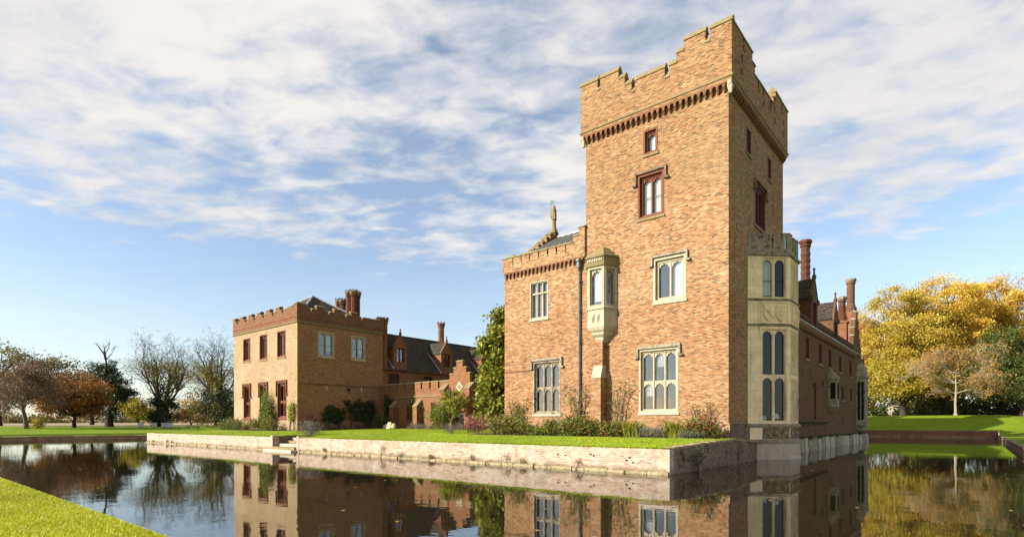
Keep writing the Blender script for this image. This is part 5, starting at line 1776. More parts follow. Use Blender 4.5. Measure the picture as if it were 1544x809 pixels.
def shrub(name, label, x, y, w, d, h, leaf, seed, n=1400, ls=0.13, flowers=0, flower='redflower', bark='brown', group=None, z=None, cat='shrub', lumps=7, up=0.0, aspect=0.55, stems=6, stem_r=0.018):
    rs = np.random.RandomState(seed)
    rnd = random.Random(seed)
    z0 = (th(y) if z is None else z)
    t = thing(name, label, cat, (x, y, z0), group)
    mb = MB()
    C = []
    for i in range(lumps):
        c = np.array([x + rs.uniform(-0.36, 0.36) * w, y + rs.uniform(-0.3, 0.3) * d, z0 + h * rs.uniform(0.25, 0.72)])
        C.append(c)
    C = np.array(C)
    for i in range(stems):
        c = C[i % lumps]
        limb(mb, (x + rnd.uniform(-0.2, 0.2) * w, y + rnd.uniform(-0.15, 0.15) * d, z0 - 0.08), c + np.array([0, 0, h * 0.12]), stem_r, 0.006, rnd, 3, 0.1, 4)
    obj('stems', mb, BK[bark], t)
    idx = rs.randint(0, lumps, n)
    q = C[idx] + rs.normal(size=(n, 3)) * np.array([w * 0.16, d * 0.16, h * 0.19])
    q[:, 2] = np.maximum(q[:, 2], z0 + 0.02)
    rv = np.clip(rs.normal(0.4, 0.14, lumps)[idx] + rs.normal(0.05, 0.17, n) + 0.25 * ((q[:, 2] - z0) / h - 0.4), 0, 1)
    quad_cloud('foliage', leaves(q, ls, rs, aspect, up), rv, LF[leaf], t, (x, y, z0))
    if flowers:
        f = C[rs.randint(0, lumps, flowers)] + rs.normal(size=(flowers, 3)) * np.array([w * 0.17, d * 0.17, h * 0.2]) + np.array([0, -d * 0.1, h * 0.05])
        f[:, 2] = np.maximum(f[:, 2], z0 + 0.1)
        ff = np.repeat(f, 4, axis=0) + rs.normal(size=(flowers * 4, 3)) * 0.02
        fl = quad_cloud('flowers', leaves(ff, 0.09, rs, 0.9), rs.random(flowers * 4), LF[flower], t, (x, y, z0))
        fl['kind'] = 'stuff'
    return t

def strap_plant(name, label, x, y, w, h, seed, n=60, leaf='lime', group=None):
    rs = random.Random(seed)
    z0 = th(y)
    t = thing(name, label, 'plant', (x, y, z0), group)
    V, rv = [], []
    for i in range(n):
        a = rs.uniform(0, 2 * math.pi)
        L = rs.uniform(0.5, 1.0)
        bx, by = x + rs.uniform(-0.25, 0.25) * w, y + rs.uniform(-0.15, 0.15)
        dx, dy = math.cos(a), math.sin(a)
        sd_ = Vector((-dy, dx, 0)) * rs.uniform(0.02, 0.035)
        prev = None
        c = rs.random()
        for k in range(5):
            s = k / 4
            p = Vector((bx + dx * L * w * 0.5 * s ** 1.3, by + dy * L * w * 0.35 * s ** 1.3, z0 + h * L * (math.sin(s * 2.2) * 0.95)))
            ww = sd_ * (1 - s * 0.8)
            if prev: 
                V.append([prev[0] - prev[1], prev[0] + prev[1], p + ww, p - ww]); rv.append(c)
            prev = (p, ww)
    quad_cloud('leaves', np.array([[tuple(q) for q in f] for f in V]), rv, LF[leaf], t, (x, y, z0))
    return t

def climber(name, label, x0, x1, ywall, z1, seed, leaf='green', n=420, ls=0.12, stems=5, axis='x', group=None, zlo=0.45, bark='brown', spread=0.0):
    """plant trained on a wall; axis gives the wall direction"""
    rs = np.random.RandomState(seed)
    rnd = random.Random(seed)
    xm = (x0 + x1) / 2
    def at_(u, o, z):
        return (u, ywall - o, z) if axis == 'x' else (ywall + o, u, z)
    yy = ywall if axis == 'x' else xm
    z0 = th(yy if axis == 'x' else xm)
    b = at_(xm, 0.3, z0)
    t = thing(name, label, 'climber', b, group)
    mb = MB()
    nodes = []
    for i in range(stems):
        p = Vector(at_(xm + rnd.uniform(-0.25, 0.25) + spread * (x1 - x0) * rnd.uniform(-0.5, 0.5), 0.22, z0 - 0.05))
        u = p.x if axis == 'x' else p.y
        tgt = x0 + (x1 - x0) * (i + rnd.random()) / stems
        hh = z0 + (z1 - z0) * rnd.uniform(0.65, 1.0)
        prev, pr = p, 0.03
        for k in range(1, 8):
            s = k / 7
            q = Vector(at_(u + (tgt - u) * s ** 1.4 + rnd.uniform(-0.08, 0.08), 0.22 - 0.12 * s + rnd.uniform(-0.03, 0.03), z0 + (hh - z0) * s))
            mb.tube(prev, q, pr, 0.03 * (1 - s) + 0.008, 4)
            if s > zlo: nodes.append(q)
            if s > 0.4:
                e = q + Vector(at_(rnd.uniform(-0.4, 0.4), 0, 0)) - Vector(at_(0, 0, 0)) + Vector((0, 0, rnd.uniform(-0.05, 0.35)))
                mb.tube(q, e, 0.012, 0.005, 3)
                nodes.append(e)
            prev, pr = q, 0.03 * (1 - s) + 0.008
    obj('stems', mb, BK[bark], t)
    N_ = np.array([tuple(q) for q in nodes])
    c = N_[rs.randint(0, len(N_), n)]
    sg = np.array([0.16, 0.07, 0.16]) if axis == 'x' else np.array([0.07, 0.16, 0.16])
    q = c + rs.normal(size=(n, 3)) * sg
    if axis == 'x': q[:, 1] = np.minimum(q[:, 1], ywall - 0.04)
    else: q[:, 0] = np.maximum(q[:, 0], ywall + 0.04)
    quad_cloud('foliage', leaves(q, ls, rs), np.clip(rs.normal(0.5, 0.22, n), 0, 1), LF[leaf], t, b)
    return t

# ---------------------------------------------------------------- trees of the park, left
LIME = dict(levels=4, kids=[9, 12, 6, 5], up=[0.02, 0.24, 0.10, 0.03, 0.0], wob=0.11, ang=[(10, 44), (18, 48), (25, 55), (25, 60)], ratio=[(1.7, 3.3), (0.22, 0.42), (0.35, 0.6), (0.45, 0.7)], start=[0.35, 0.22, 0.2], trunk=0.24)
bare_tree('bare_lime_tree', 'tall nearly bare tree with several upright leaders behind the white boxes', 'tree', -140.8, 45.3, 23.2, 0.8, 'lime', 5, LIME,
          [('tips', 'yellowgreen', 2600, 0.45, 0.24, 0.10, 0.6), ('tips', 'olive', 3600, 0.45, 0.26, 0.10, 0.62), ('mass', 'ivy', 9000, [(0, 0, 3.4, 3.6, 3.6, 3.2), (0, 0, 7, 1.6, 1.6, 3.5)], 0.36, 0.55, 0)])
bare_tree('bare_lime_tree', 'tall bare tree with upright leaders and bushy ivy skirt beside the far pavilion', 'tree', -130.8, 53.2, 23.2, 0.8, 'lime', 12, LIME,
          [('tips', 'yellowgreen', 2600, 0.45, 0.24, 0.10, 0.55), ('tips', 'olive', 3600, 0.45, 0.26, 0.08, 0.6), ('mass', 'ivy', 9000, [(1, 1, 4.2, 5.0, 5.0, 4.2)], 0.36, 0.7, 0), ('mass', 'olive', 7000, [(-1, 0, 5.0, 6.5, 6.5, 4.6)], 0.34, 0.8, 0)])
DROOP = dict(levels=5, kids=[10, 7, 5, 4, 3], up=[0.0, 0.03, -0.06, -0.10, -0.12], wob=0.2, ang=[(35, 75), (25, 60), (25, 60), (25, 60), (20, 60)], ratio=[(0.4, 0.72), (0.45, 0.7), (0.45, 0.7), (0.5, 0.75), (0.5, 0.8)], start=[0.3, 0.25, 0.2], trunk=0.55)
bare_tree('bare_beech_tree', 'wide drooping grey brown tree with hardly any leaves on the park lawn', 'tree', -124.6, 19.6, 12.9, 0.42, 'grey', 31, DROOP,
          [('tips', 'brown', 14000, 0.4, 0.24, 0.0, 0.9), ('mass', 'yellowgreen', 900, [(0.5, 1.5, 0.9, 1.6, 1.6, 1.0)], 0.26, 0.35, 0)])
leafy_tree('copper_tree', 'round copper brown tree in autumn leaf', 'tree', -130.9, 27.5, 11.2, [(0, 0, 6.4, 5.4, 5.4, 4.2), (-0.5, -0.6, 4.6, 5.2, 5.2, 2.4)], 'copper', 'dark', 41, 150, 170, 1.3, 0.32, 0.3, 0.6)
leafy_tree('dark_oak_tree', 'dense dark olive tree behind the drooping grey brown tree', 'tree', -170.0, 22.0, 19.0, [(0, 0, 11, 12, 12, 7), (4, 8, 10, 9, 9, 6)], 'olive', 'dark', 42, 130, 150, 2.2, 0.5, 0.5, 0.6)
leafy_tree('brown_oak_tree', 'brown olive tree in the gap behind the copper tree', 'tree', -186.0, 43.0, 15.0, [(0, 0, 8.5, 8, 9, 6)], 'olive', 'dark', 43, 80, 130, 2.0, 0.5, 0.4, 0.6)
# ivy-clad tree with a dead top
def ivy_tree(x, y):
    z0 = gh(x, y)
    rnd = random.Random(8)
    rs = np.random.RandomState(8)
    t = thing('ivy_clad_tree', 'slender tree wrapped in dark ivy with dead antler branches on top', 'tree', (x, y, z0))
    mb = MB()
    tp = trunk_tubes(mb, (x, y, z0), (x - 0.4, y - 0.6, z0 + 15.4), 0.62, rnd, 8, 9, 0.25)
    top = tp[-1]
    for (dx, dy, dz, r) in ((-1.2, -1.5, 2.6, 0.14), (0.5, 0.8, 2.9, 0.12), (1.0, 1.5, 1.9, 0.09), (-0.3, -0.3, 2.2, 0.1), (0.2, 0.5, 1.6, 0.1)):
        e = Vector((top.x + dx, top.y + dy, top.z + dz))
        limb(mb, top - Vector((0, 0, rnd.uniform(0, 1.2))), e, r * 1.3, 0.03, rnd, 4, 0.15)
        for j in range(3):
            limb(mb, top.lerp(e, 0.6 + 0.13 * j), e + Vector((rnd.uniform(-1, 1), rnd.uniform(-1, 1), rnd.uniform(0, 0.9))), 0.04, 0.012, rnd, 3, 0.15, 4)
    obj('trunk', mb, BK['dark'], t)
    base = np.array([x, y, z0])
    C = clump_points(rs, [(0, -0.4, 12.6, 2.7, 3.2, 2.4), (0, 0.6, 8.8, 2.4, 3.4, 2.0), (0.5, 1.0, 6.2, 3.0, 4.2, 2.4), (0.5, 2.5, 3.6, 2.4, 3.4, 1.4), (0, 0, 6, 1.0, 1.0, 6)], 120, 0.45) + base
    idx = rs.randint(0, len(C), 26000)
    q = C[idx] + rs.normal(size=(26000, 3)) * np.array([0.6, 0.6, 0.42])
    rv = np.clip(rs.normal(0.5, 0.17, len(C))[idx] + rs.normal(0, 0.17, 26000), 0, 1)
    quad_cloud('ivy', leaves(q, 0.32, rs), rv, LF['ivy'], t, (x, y, z0))
ivy_tree(-143.8, 36.3)
leafy_tree('small_yellow_tree', 'small yellow green tree beside the leftmost white box', 'tree', -138.5, 40.2, 7.0, [(0, 0, 4.0, 2.6, 2.8, 2.4)], 'yellowgreen', 'dark', 44, 45, 110, 0.9, 0.3, 0.16, 0.55)
leafy_tree('orange_bush_tree', 'low orange olive tree in the gap between the two tall bare trees', 'tree', -175.0, 64.0, 8.0, [(0, 0, 4.2, 5.5, 6.5, 3.0)], 'orange', 'dark', 45, 50, 110, 1.4, 0.4, 0.2, 0.5)
# hedgerow far behind the lawn: reads as one mass
def hedgerow():
    rs = np.random.RandomState(3)
    n = 26000
    tt = rs.random(n)
    x = -245 + 20 * np.sin(tt * 9) + rs.normal(0, 3, n)
    y = -60 + 260 * tt + rs.normal(0, 1.0, n)
    hgt = 2.6 + 1.8 * np.sin(tt * 41) * np.sin(tt * 17 + 1) + 1.2 * np.sin(tt * 97)
    zg = np.array([gh(a, b) for a, b in zip(x, y)])
    z = zg + np.abs(rs.normal(0.5, 0.45, n)) * np.maximum(hgt, 0.8)
    o = quad_cloud('hedgerow', leaves(np.stack([x, y, z], 1), 0.75, rs), np.clip(rs.normal(0.45, 0.2, n) + 0.2 * np.sin(tt * 60), 0, 1), LF['olive'])
    o['kind'] = 'stuff'
    o['label'] = 'distant olive hedgerow along the stubble field'
    o['category'] = 'hedgerow'
hedgerow()

# ---------------------------------------------------------------- autumn trees, right
GR = 'autumn trees on the raised bank'
leafy_tree('orange_tree', 'orange and rust tree next to the end of the shaded range', 'tree', -20.0, 142, 23, [(0, 0, 13.5, 6.6, 6.0, 9.0), (1, 0, 6, 5, 5, 3.5)], 'orange', 'dark', 61, 180, 250, 1.6, 0.36, 0.35, 0.7, GR, [([(0.5, -3, 7, 4, 3, 2.5)], 'copper', 26, 130, 1.4, 0.4, 0.4)])
leafy_tree('golden_maple_tree', 'big golden tree behind the small stone hut side of the bank', 'tree', -11.0, 136, 27, [(0, 0, 15.5, 7.5, 7.5, 10.5), (-1, 0, 8, 7, 7, 4)], 'paleyellow', 'dark', 62, 260, 280, 1.6, 0.35, 0.5, 0.7, GR, [([(-1, -3, 9, 6, 4, 5)], 'yellowgreen', 45, 150, 1.4, 0.36, 0.4), ([(0, 0, 17, 7, 7, 9)], 'orange', 22, 120, 1.2, 0.34, 0.6)])
leafy_tree('golden_maple_tree', 'tallest golden tree right behind the pale trunked sapling', 'tree', -5.0, 146, 30, [(0, 0, 17.6, 7.5, 7.5, 11.3), (0, 0, 9, 7, 7, 5)], 'gold', 'dark', 63, 280, 280, 1.7, 0.36, 0.5, 0.7, GR, [([(0, -3, 10, 6, 4, 6)], 'yellowgreen', 50, 150, 1.5, 0.38, 0.4), ([(0, 0, 19, 7, 7, 10)], 'yellowgreen', 22, 120, 1.2, 0.34, 0.6)])
leafy_tree('golden_maple_tree', 'broad golden tree rising behind the dark evergreen', 'tree', 4.5, 160, 31, [(0, 0, 18.4, 9.0, 9.0, 11.8), (0, 0, 9, 8, 8, 5)], 'gold', 'dark', 64, 300, 280, 1.8, 0.38, 0.5, 0.7, GR, [([(0, -4, 14, 8, 4, 8)], 'yellowgreen', 60, 150, 1.6, 0.4, 0.4), ([(0, 0, 20, 8, 8, 10)], 'orange', 24, 120, 1.3, 0.36, 0.6)])
leafy_tree('yellow_tree', 'yellow green tree to the right behind the dark evergreen', 'tree', 17.0, 158, 27, [(0, 0, 15, 8.0, 8.0, 10.5)], 'yellowgreen', 'dark', 65, 200, 200, 1.8, 0.46, 0.45, 0.7, GR)
leafy_tree('evergreen_oak_tree', 'dense dark green evergreen tree among the golden ones', 'tree', 6.5, 131, 15.5, [(0, 0, 9.5, 7.2, 7.0, 6.0), (-2.5, 0, 6, 4.5, 4.5, 3.5), (5, 2, 8, 5, 5, 5)], 'holm', 'dark', 66, 150, 190, 1.5, 0.34, 0.45, 0.6, GR)
leafy_tree('small_evergreen_tree', 'small rounded dark green tree under the dense evergreen', 'tree', 6.2, 121.5, 6.6, [(0, 0, 4.2, 2.7, 2.7, 2.0)], 'holm', 'grey', 67, 45, 110, 0.9, 0.26, 0.18, 0.6, GR)
SAP = dict(levels=5, kids=[13, 6, 5, 4, 3], up=[0.03, 0.05, 0.01, 0.0, 0.0], wob=0.12, ang=[(38, 75), (25, 55), (25, 55), (25, 60), (25, 60)], ratio=[(0.32, 0.55), (0.42, 0.62), (0.45, 0.65), (0.5, 0.7), (0.5, 0.8)], start=[0.30, 0.25, 0.2], trunk=0.85)
bare_tree('pale_trunk_tree', 'slim pale trunked tree with sparse brown leaves in front of the golden trees', 'tree', -2.4, 117.8, 12.6, 0.26, 'pale', 71, SAP, [('tips', 'brown', 2600, 0.28, 0.2, 0.15, 1.0), ('tips', 'orange', 8000, 0.28, 0.22, 0.15, 1.0)])
PUR = dict(levels=5, kids=[8, 6, 5, 4, 3], up=[0.02, 0.12, 0.06, 0.03, 0.0], wob=0.16, ang=[(20, 45), (20, 50), (25, 55), (25, 60), (25, 60)], ratio=[(0.6, 0.95), (0.45, 0.65), (0.45, 0.65), (0.5, 0.7), (0.5, 0.8)], start=[0.3, 0.3, 0.2], trunk=0.5)
bare_tree('bare_purple_tree', 'bare purple brown tree showing above the orange tree', 'tree', -24.5, 164, 29, 0.45, 'purple', 72, PUR, [('tips', 'copper', 4500, 0.5, 0.34, 0.3, 0.9)])
bare_tree('bare_purple_tree', 'bare purple brown tree showing between two golden crowns', 'tree', -2.0, 180, 36, 0.5, 'purple', 73, PUR, [('tips', 'copper', 2500, 0.5, 0.34, 0.5, 1.0)])
for i, (x, y, H, lf, lab) in enumerate(((-30, 170, 22, 'orange', 'rusty background tree seen left of the stone hut'), (-15, 186, 24, 'gold', 'golden background tree filling the gap behind the hut'), (10, 190, 26, 'orange', 'rusty background tree glimpsed behind the broad golden crown'), (26, 176, 24, 'gold', 'golden background tree at the far right of the wood'), (-8, 172, 14, 'yellowgreen', 'lower yellow green tree filling beneath the golden crowns'))):
    leafy_tree('background_tree', lab, 'tree', x, y, H, [(0, 0, H * 0.55, 8, 8, H * 0.42)], lf, 'dark', 80 + i, 110, 120, 2.2, 0.55, 0.4, 0.65, GR)
# dark undergrowth below the trees
def undergrowth():
    rs = np.random.RandomState(14)
    n = 42000
    x = rs.uniform(-60, 55, n)
    y = 172 + rs.uniform(-16, 30, n) + 6 * np.sin(x * 0.3)
    hgt = 4.6 + 1.9 * np.sin(x * 0.7) * np.sin(x * 0.31 + 1)
    z = np.array([gh(a, b) for a, b in zip(x, y)]) + np.abs(rs.normal(0.4, 0.45, n)) * hgt
    o = quad_cloud('undergrowth', leaves(np.stack([x, y, z], 1), 0.75, rs), np.clip(rs.normal(0.4, 0.2, n), 0, 1), LF['holm'])
    o['kind'] = 'stuff'; o['label'] = 'dark evergreen undergrowth beneath the autumn trees'; o['category'] = 'undergrowth'
undergrowth()
def fallen_leaves():
    rs = np.random.RandomState(15)
    n = 9000
    x = rs.uniform(-32, 26, n); y = rs.uniform(118, 160, n)
    z = np.array([gh(a, b) for a, b in zip(x, y)]) + 0.03
    o = quad_cloud('leaf_litter', leaves(np.stack([x, y, z], 1), 0.22, rs, 0.7, 6.0), rs.random(n), LF['orange'])
    o['kind'] = 'stuff'; o['label'] = 'fallen orange leaves scattered under the autumn trees'; o['category'] = 'leaf litter'
fallen_leaves()
def floating():
    rs = np.random.RandomState(16)
    n = 130
    x = rs.uniform(-30, 2, n); y = rs.uniform(5, 60, n)
    k = ~((x < -8.6) & (y > 19.6))
    x, y = x[k], y[k]
    C = np.stack([x, y, np.full(len(x), 0.006)], 1)
    a = rs.uniform(0, 6.28, len(x)); s = 0.06
    ca, sa = np.cos(a) * s, np.sin(a) * s
    V = np.stack([C + np.stack([ca, sa, 0 * a], 1), C + np.stack([-sa * .6, ca * .6, 0 * a], 1), C + np.stack([-ca, -sa, 0 * a], 1), C + np.stack([sa * .6, -ca * .6, 0 * a], 1)], 1)
    o = quad_cloud('floating_leaves', V, rs.random(len(x)), LF['gold'])
    o['kind'] = 'stuff'; o['label'] = 'yellow leaves floating on the moat'; o['category'] = 'leaves'
floating()

# ---------------------------------------------------------------- shrubs and flowers of the terrace
# magnolia against the wing
leafy_tree('magnolia_tree', 'tall glossy evergreen magnolia trained at the corner of the side wing', 'tree', -26.7, 30.2, 9.2,
           [(0, 0, 2.4, 1.3, 1.2, 2.0), (0.1, 0.1, 5.2, 1.35, 1.2, 2.8), (0.5, 0.3, 7.7, 1.0, 0.9, 1.5)], 'magnolia', 'brown', 91, 230, 95, 0.45, 0.27, 0.14, 0.85, None, (), 0.5, 0.03, None, th(30.2), 0.5)
BED = 'shrubs in the bed below the tall tower'
shrub('rose_bush', 'sprawling brown green rose bush beside the magnolia', -23.2, 27.7, 3.8, 1.2, 1.25, 'rose', 101, 5200, 0.13, 26)
climber('climbing_rose', 'sparse climbing rose left of the dark weathered window', -24.0, -22.5, 28.6, 3.4, 102, 'green', 420, 0.13)
shrub('low_herb', 'low green herb under the dark weathered window', -21.0, 27.6, 1.5, 0.8, 0.55, 'green', 103, 1700, 0.12, 0, cat='plant')
shrub('leafy_shrub', 'small green shrub between the low herb and the big rose bush', -19.6, 27.7, 1.7, 0.9, 0.95, 'rose', 104, 2600, 0.13, 6)
shrub('rose_bush', 'largest rose bush in front of the brick pier', -17.6, 27.45, 2.7, 1.2, 1.15, 'rose', 105, 5200, 0.13, 34)
shrub('rose_bush', 'reddish small rose bush right of the brick pier', -15.75, 27.6, 1.6, 0.9, 0.9, 'rose', 106, 2600, 0.12, 40)
strap_plant('strap_leaf_plant', 'arching lime green strap leaves left of the grey mound', -14.35, 27.5, 1.9, 1.0, 107, 130)
shrub('lavender_mound', 'grey green mound between two clumps of strap leaves', -13.2, 27.45, 1.6, 0.8, 0.75, 'grey', 108, 2200, 0.08, 0, cat='plant', up=0.0, aspect=0.3)
strap_plant('strap_leaf_plant', 'arching lime green strap leaves beside the red flowered bush', -12.0, 27.5, 2.1, 1.05, 109, 150)
shrub('lavender_mound', 'low silver grey mound in front of the red flowered bush', -10.9, 27.25, 1.2, 0.6, 0.45, 'grey', 110, 1200, 0.08, 0, cat='plant', aspect=0.3)
shrub('red_flower_bush', 'bush full of red flowers at the shaded corner of the tower', -10.4, 27.75, 1.8, 0.9, 1.1, 'rose', 111, 2800, 0.12, 90)
climber('climbing_rose', 'climbing rose over the downpipe', -19.7, -17.5, 28.55, 4.6, 112, 'green', 330, 0.12, 6)
climber('climbing_rose', 'climbing rose in the shadow right of the brick pier', -16.55, -14.9, 28.6, 4.4, 113, 'green', 300, 0.12, 5, zlo=0.3)
climber('climbing_rose', 'thin leafless climber beside the tower corner', -11.8, -9.9, 28.6, 3.5, 114, 'green', 130, 0.12, 6)
shrub('pink_shrub', 'pink tinged shrub at the foot of the magnolia', -27.0, 28.5, 2.4, 1.2, 1.25, 'pink', 115, 1900, 0.11, 40)
shrub('lavender_mound', 'brownish dry lavender clump on the lawn edge left of the magnolia', -28.6, 27.6, 1.5, 0.9, 0.8, 'twiggy', 116, 1500, 0.12, 0, cat='plant', aspect=0.14)
shrub('round_laurel', 'round clipped dark green bush before the stepped gable porch', -39.6, 36.6, 2.3, 2.0, 2.5, 'green', 117, 3600, 0.15, 0, lumps=12)
leafy_tree('small_lime_tree', 'small lime green leaved tree before the porch door', 'tree', -37.2, 35.9, 3.4, [(0.2, 0, 2.7, 1.3, 1.2, 0.9), (0.9, 0, 2.0, 1.0, 1.0, 0.6)], 'lime', 'olive', 118, 40, 60, 0.4, 0.2, 0.16, 0.6, None, (), 0.5, 0.02, None, th(35.9), 0.5)
for i, (x, y, lab) in enumerate(((-44.4, 37.2, 'grey herb clump by the left buttress foot of the gallery'), (-42.9, 37.2, 'grey herb clump under the lit gallery window'), (-41.3, 37.2, 'grey herb clump beside the round clipped bush'), (-35.3, 35.2, 'grey twiggy clump right of the small lime green tree'))):
    shrub('herb_clump', lab, x, y, 1.5, 0.8, 0.55, 'grey' if i < 3 else 'twiggy', 120 + i, 900, 0.1, 0, cat='plant', aspect=0.3)
climber('wall_creeper', 'dark creeper hanging on the shaded gallery wall', -50.8, -49.4, GY, 5.0, 125, 'ivy', 1500, 0.2, 6, zlo=0.1)
climber('wall_creeper', 'yellow green creeper on the gallery beside the lantern', -46.4, -45.7, GY, 4.8, 126, 'lime', 320, 0.16, 3, zlo=0.3)
shrub('dark_bush', 'dark bush in the shaded inner corner by the gallery', -49.4, 37.4, 2.2, 1.2, 1.6, 'holm', 127, 2000, 0.14)
climber('wall_shrub', 'dark green shrub trained flat on the pavilion shaded wall, left clump', 31.4, 34.2, -51.8, 3.7, 128, 'ivy', 2200, 0.18, 14, axis='y', zlo=0.4, spread=0.7)
climber('wall_shrub', 'dark green shrub trained flat on the pavilion shaded wall, taller right clump', 34.2, 38.0, -51.8, 4.4, 129, 'ivy', 3600, 0.18, 18, axis='y', zlo=0.3, spread=0.8)
shrub('dark_red_shrub', 'dark red leaved shrub at the shaded foot of the pavilion', -50.7, 29.6, 1.6, 1.8, 1.5, 'darkred', 130, 1900, 0.13)
for i, (x, y, lab) in enumerate(((-50.2, 31.3, 'dry grey lavender next to the dark red shrub'), (-50.2, 33.0, 'dry grey lavender below the left wall shrub'), (-50.2, 34.7, 'dry grey lavender below the taller wall shrub'))):
    shrub('lavender_mound', lab, x, y, 1.0, 1.3, 0.75, 'twiggy' if i != 1 else 'grey', 131 + i, 1100, 0.12, 0, cat='plant', aspect=0.16)
shrub('olive_bush', 'wide olive bush at the outer corner of the pavilion', -66.3, 28.0, 3.6, 1.8, 1.5, 'rose', 135, 2400, 0.14)
shrub('olive_bush', 'low olive bush under the first tall pavilion window', -62.6, 27.8, 3.2, 1.4, 1.35, 'rose', 136, 2300, 0.13)
shrub('olive_bush', 'low olive bush between the first and middle pavilion windows', -59.2, 27.8, 2.6, 1.3, 1.2, 'rose', 137, 1900, 0.13, 12)
shrub('tall_green_bush', 'tall bright green bush covering the middle pavilion window', -57.0, 28.1, 1.9, 0.8, 3.9, 'green', 138, 3000, 0.2, 0, lumps=14)
shrub('olive_bush', 'small olive bush under the last tall pavilion window', -55.2, 27.5, 2.2, 1.2, 1.2, 'rose', 139, 1700, 0.13)
climber('fan_shrub', 'pale yellow green shrub fanned against the sunlit pavilion corner', -53.2, -52.0, 28.6, 4.0, 140, 'lime', 460, 0.2, 5, zlo=0.4)
shrub('lavender_bush', 'grey brown lavender bush overhanging the garden steps', -38.9, 22.6, 2.3, 1.6, 1.15, 'twiggy', 141, 3600, 0.16, 0, lumps=12, aspect=0.12)
# tufts growing out of the terrace wall at the waterline
TG = 'tufts rooted at the waterline of the terrace wall'
for i, (x, h) in enumerate(((-65.3, 0.25), (-61.5, 0.35), (-60.0, 0.28), (-33.0, 0.35), (-27.0, 0.75), (-25.2, 0.4), (-22.6, 0.3), (-19.5, 0.45), (-17.2, 0.55), (-16.3, 0.35), (-13.2, 0.5))):
    shrub('wall_weed', 'tallest dry weed tuft at the waterline of the whitened retaining wall' if h > 0.7 else 'small dry weed tuft at the waterline of the whitened retaining wall', x, TY0 - 0.1, 0.4 + h * 0.3, 0.22, h, 'twiggy' if i % 3 else 'olive', 150 + i, 130, 0.12, 0, group=TG, z=0.08, cat='weed', aspect=0.12, lumps=4, stems=4, stem_r=0.008)
shrub('side_weed', 'dark sapling rooted in the mossy shaded side wall', -8.85, 22.6, 0.5, 0.9, 0.9, 'ivy', 165, 160, 0.1, 0, z=0.05, cat='weed', lumps=5)

# ---------------------------------------------------------------- garden and park objects
t = thing('stone_lumps', 'heap of pale carved stone lumps on the lawn before the gallery', 'stones', (-46.8, 36.3, th(36.3)))
zz = th(36.3)
def rock(c, s, seed):
    rs = random.Random(seed)
    mb = MB()
    prof = [(0.30, 0.0), (0.5, 0.12), (0.52, 0.4), (0.42, 0.75), (0.2, 0.95)]
    b = len(mb.v)
    mb.lathe((0, 0, 0), prof, 9)
    mb.v = [(c[0] + x * s[0] * rs.uniform(0.85, 1.12), c[1] + y * s[1] * rs.uniform(0.85, 1.12), c[2] + z * s[2] * rs.uniform(0.92, 1.06)) for x, y, z in mb.v]
    return mb
obj('stone_lump', rock((-47.5, 36.2, zz - 0.03), (0.5, 0.5, 0.5), 1), M['pale_rock'], t)
obj('stone_lump', rock((-46.95, 36.35, zz - 0.03), (0.9, 0.6, 0.75), 2), M['pale_rock'], t)
obj('stone_lump', rock((-46.2, 36.25, zz - 0.03), (0.5, 0.5, 0.6), 3), M['pale_rock'], t)
obj('stone_lump', rock((-46.6, 35.95, zz - 0.03), (0.8, 0.4, 0.25), 4), M['pale_rock'], t)

def white_box(x, y, label, s=0.78, group=None):
    z0 = gh(x, y)
    t = thing('white_box', label, 'box', (x, y, z0), group)
    mb = MB()
    mb.box(x - s / 2, x + s / 2, y - s / 2, y + s / 2, z0 + 0.12, z0 + 0.85)
    obj('box_body', mb, M['white_paint'], t)
    mb = MB()
    mb.box(x - s / 2 - 0.05, x + s / 2 + 0.05, y - s / 2 - 0.05, y + s / 2 + 0.05, z0 + 0.851, z0 + 0.98)
    obj('lid', mb, M['white_paint'], t)
    for dx in (-1, 1):
        mb = MB()
        mb.box(x + dx * s * 0.35 - 0.05, x + dx * s * 0.35 + 0.05, y - s * 0.4, y + s * 0.4, z0 - 0.1, z0 + 0.119)
        obj('runner', mb, M['wood'], t)
white_box(-129.3, 38.0, 'white hive box standing alone beside the small yellow green tree')
white_box(-127.2, 39.7, 'white hive box standing alone between the pair and the small yellow tree', 0.7)
PG = 'pair of white hive boxes'
white_box(-125.7, 41.0, 'white hive box of the close pair under the tall bare tree', 0.85, PG)
white_box(-124.9, 41.7, 'white hive box of the close pair under the tall bare tree', 0.85, PG)
def picnic(x, y, a):
    z0 = gh(x, y)
    t = thing('picnic_table', 'weathered wooden picnic table with benches on the park lawn', 'table', (x, y, z0))
    ca, sa = math.cos(a), math.sin(a)
    fr = Fr((x, y, z0), (ca, sa, 0), (-sa, ca, 0))
    for k in range(5):
        mb = MB(); fr.box(mb, -1.1, 1.1, 0.72, 0.77, -0.38 + k * 0.155, -0.24 + k * 0.155)
        obj('table_plank', mb, M['wood'], t)
    for s in (-1, 1):
        mb = MB(); fr.box(mb, -1.1, 1.1, 0.42, 0.47, s * 0.75 - 0.14, s * 0.75 + 0.14)
        obj('bench_plank', mb, M['wood'], t)
        for e in (-0.8, 0.8):
            mb = MB()
            mb.tube(fr.P(e, -0.05, s * 0.7), fr.P(e, 0.72, s * 0.2), 0.05, 0.05, 6)
            obj('leg', mb, M['wood'], t)
    for e in (-0.86, 0.86):
        mb = MB(); fr.box(mb, e - 0.03, e + 0.03, 0.36, 0.419, -0.85, 0.85)
        obj('bearer', mb, M['wood'], t)
picnic(-108.0, 39.8, R(60))
b_t = thing('park_bench', 'small wooden bench next to the picnic table', 'bench', (-110.5, 37.7, gh(-110.5, 37.7)))
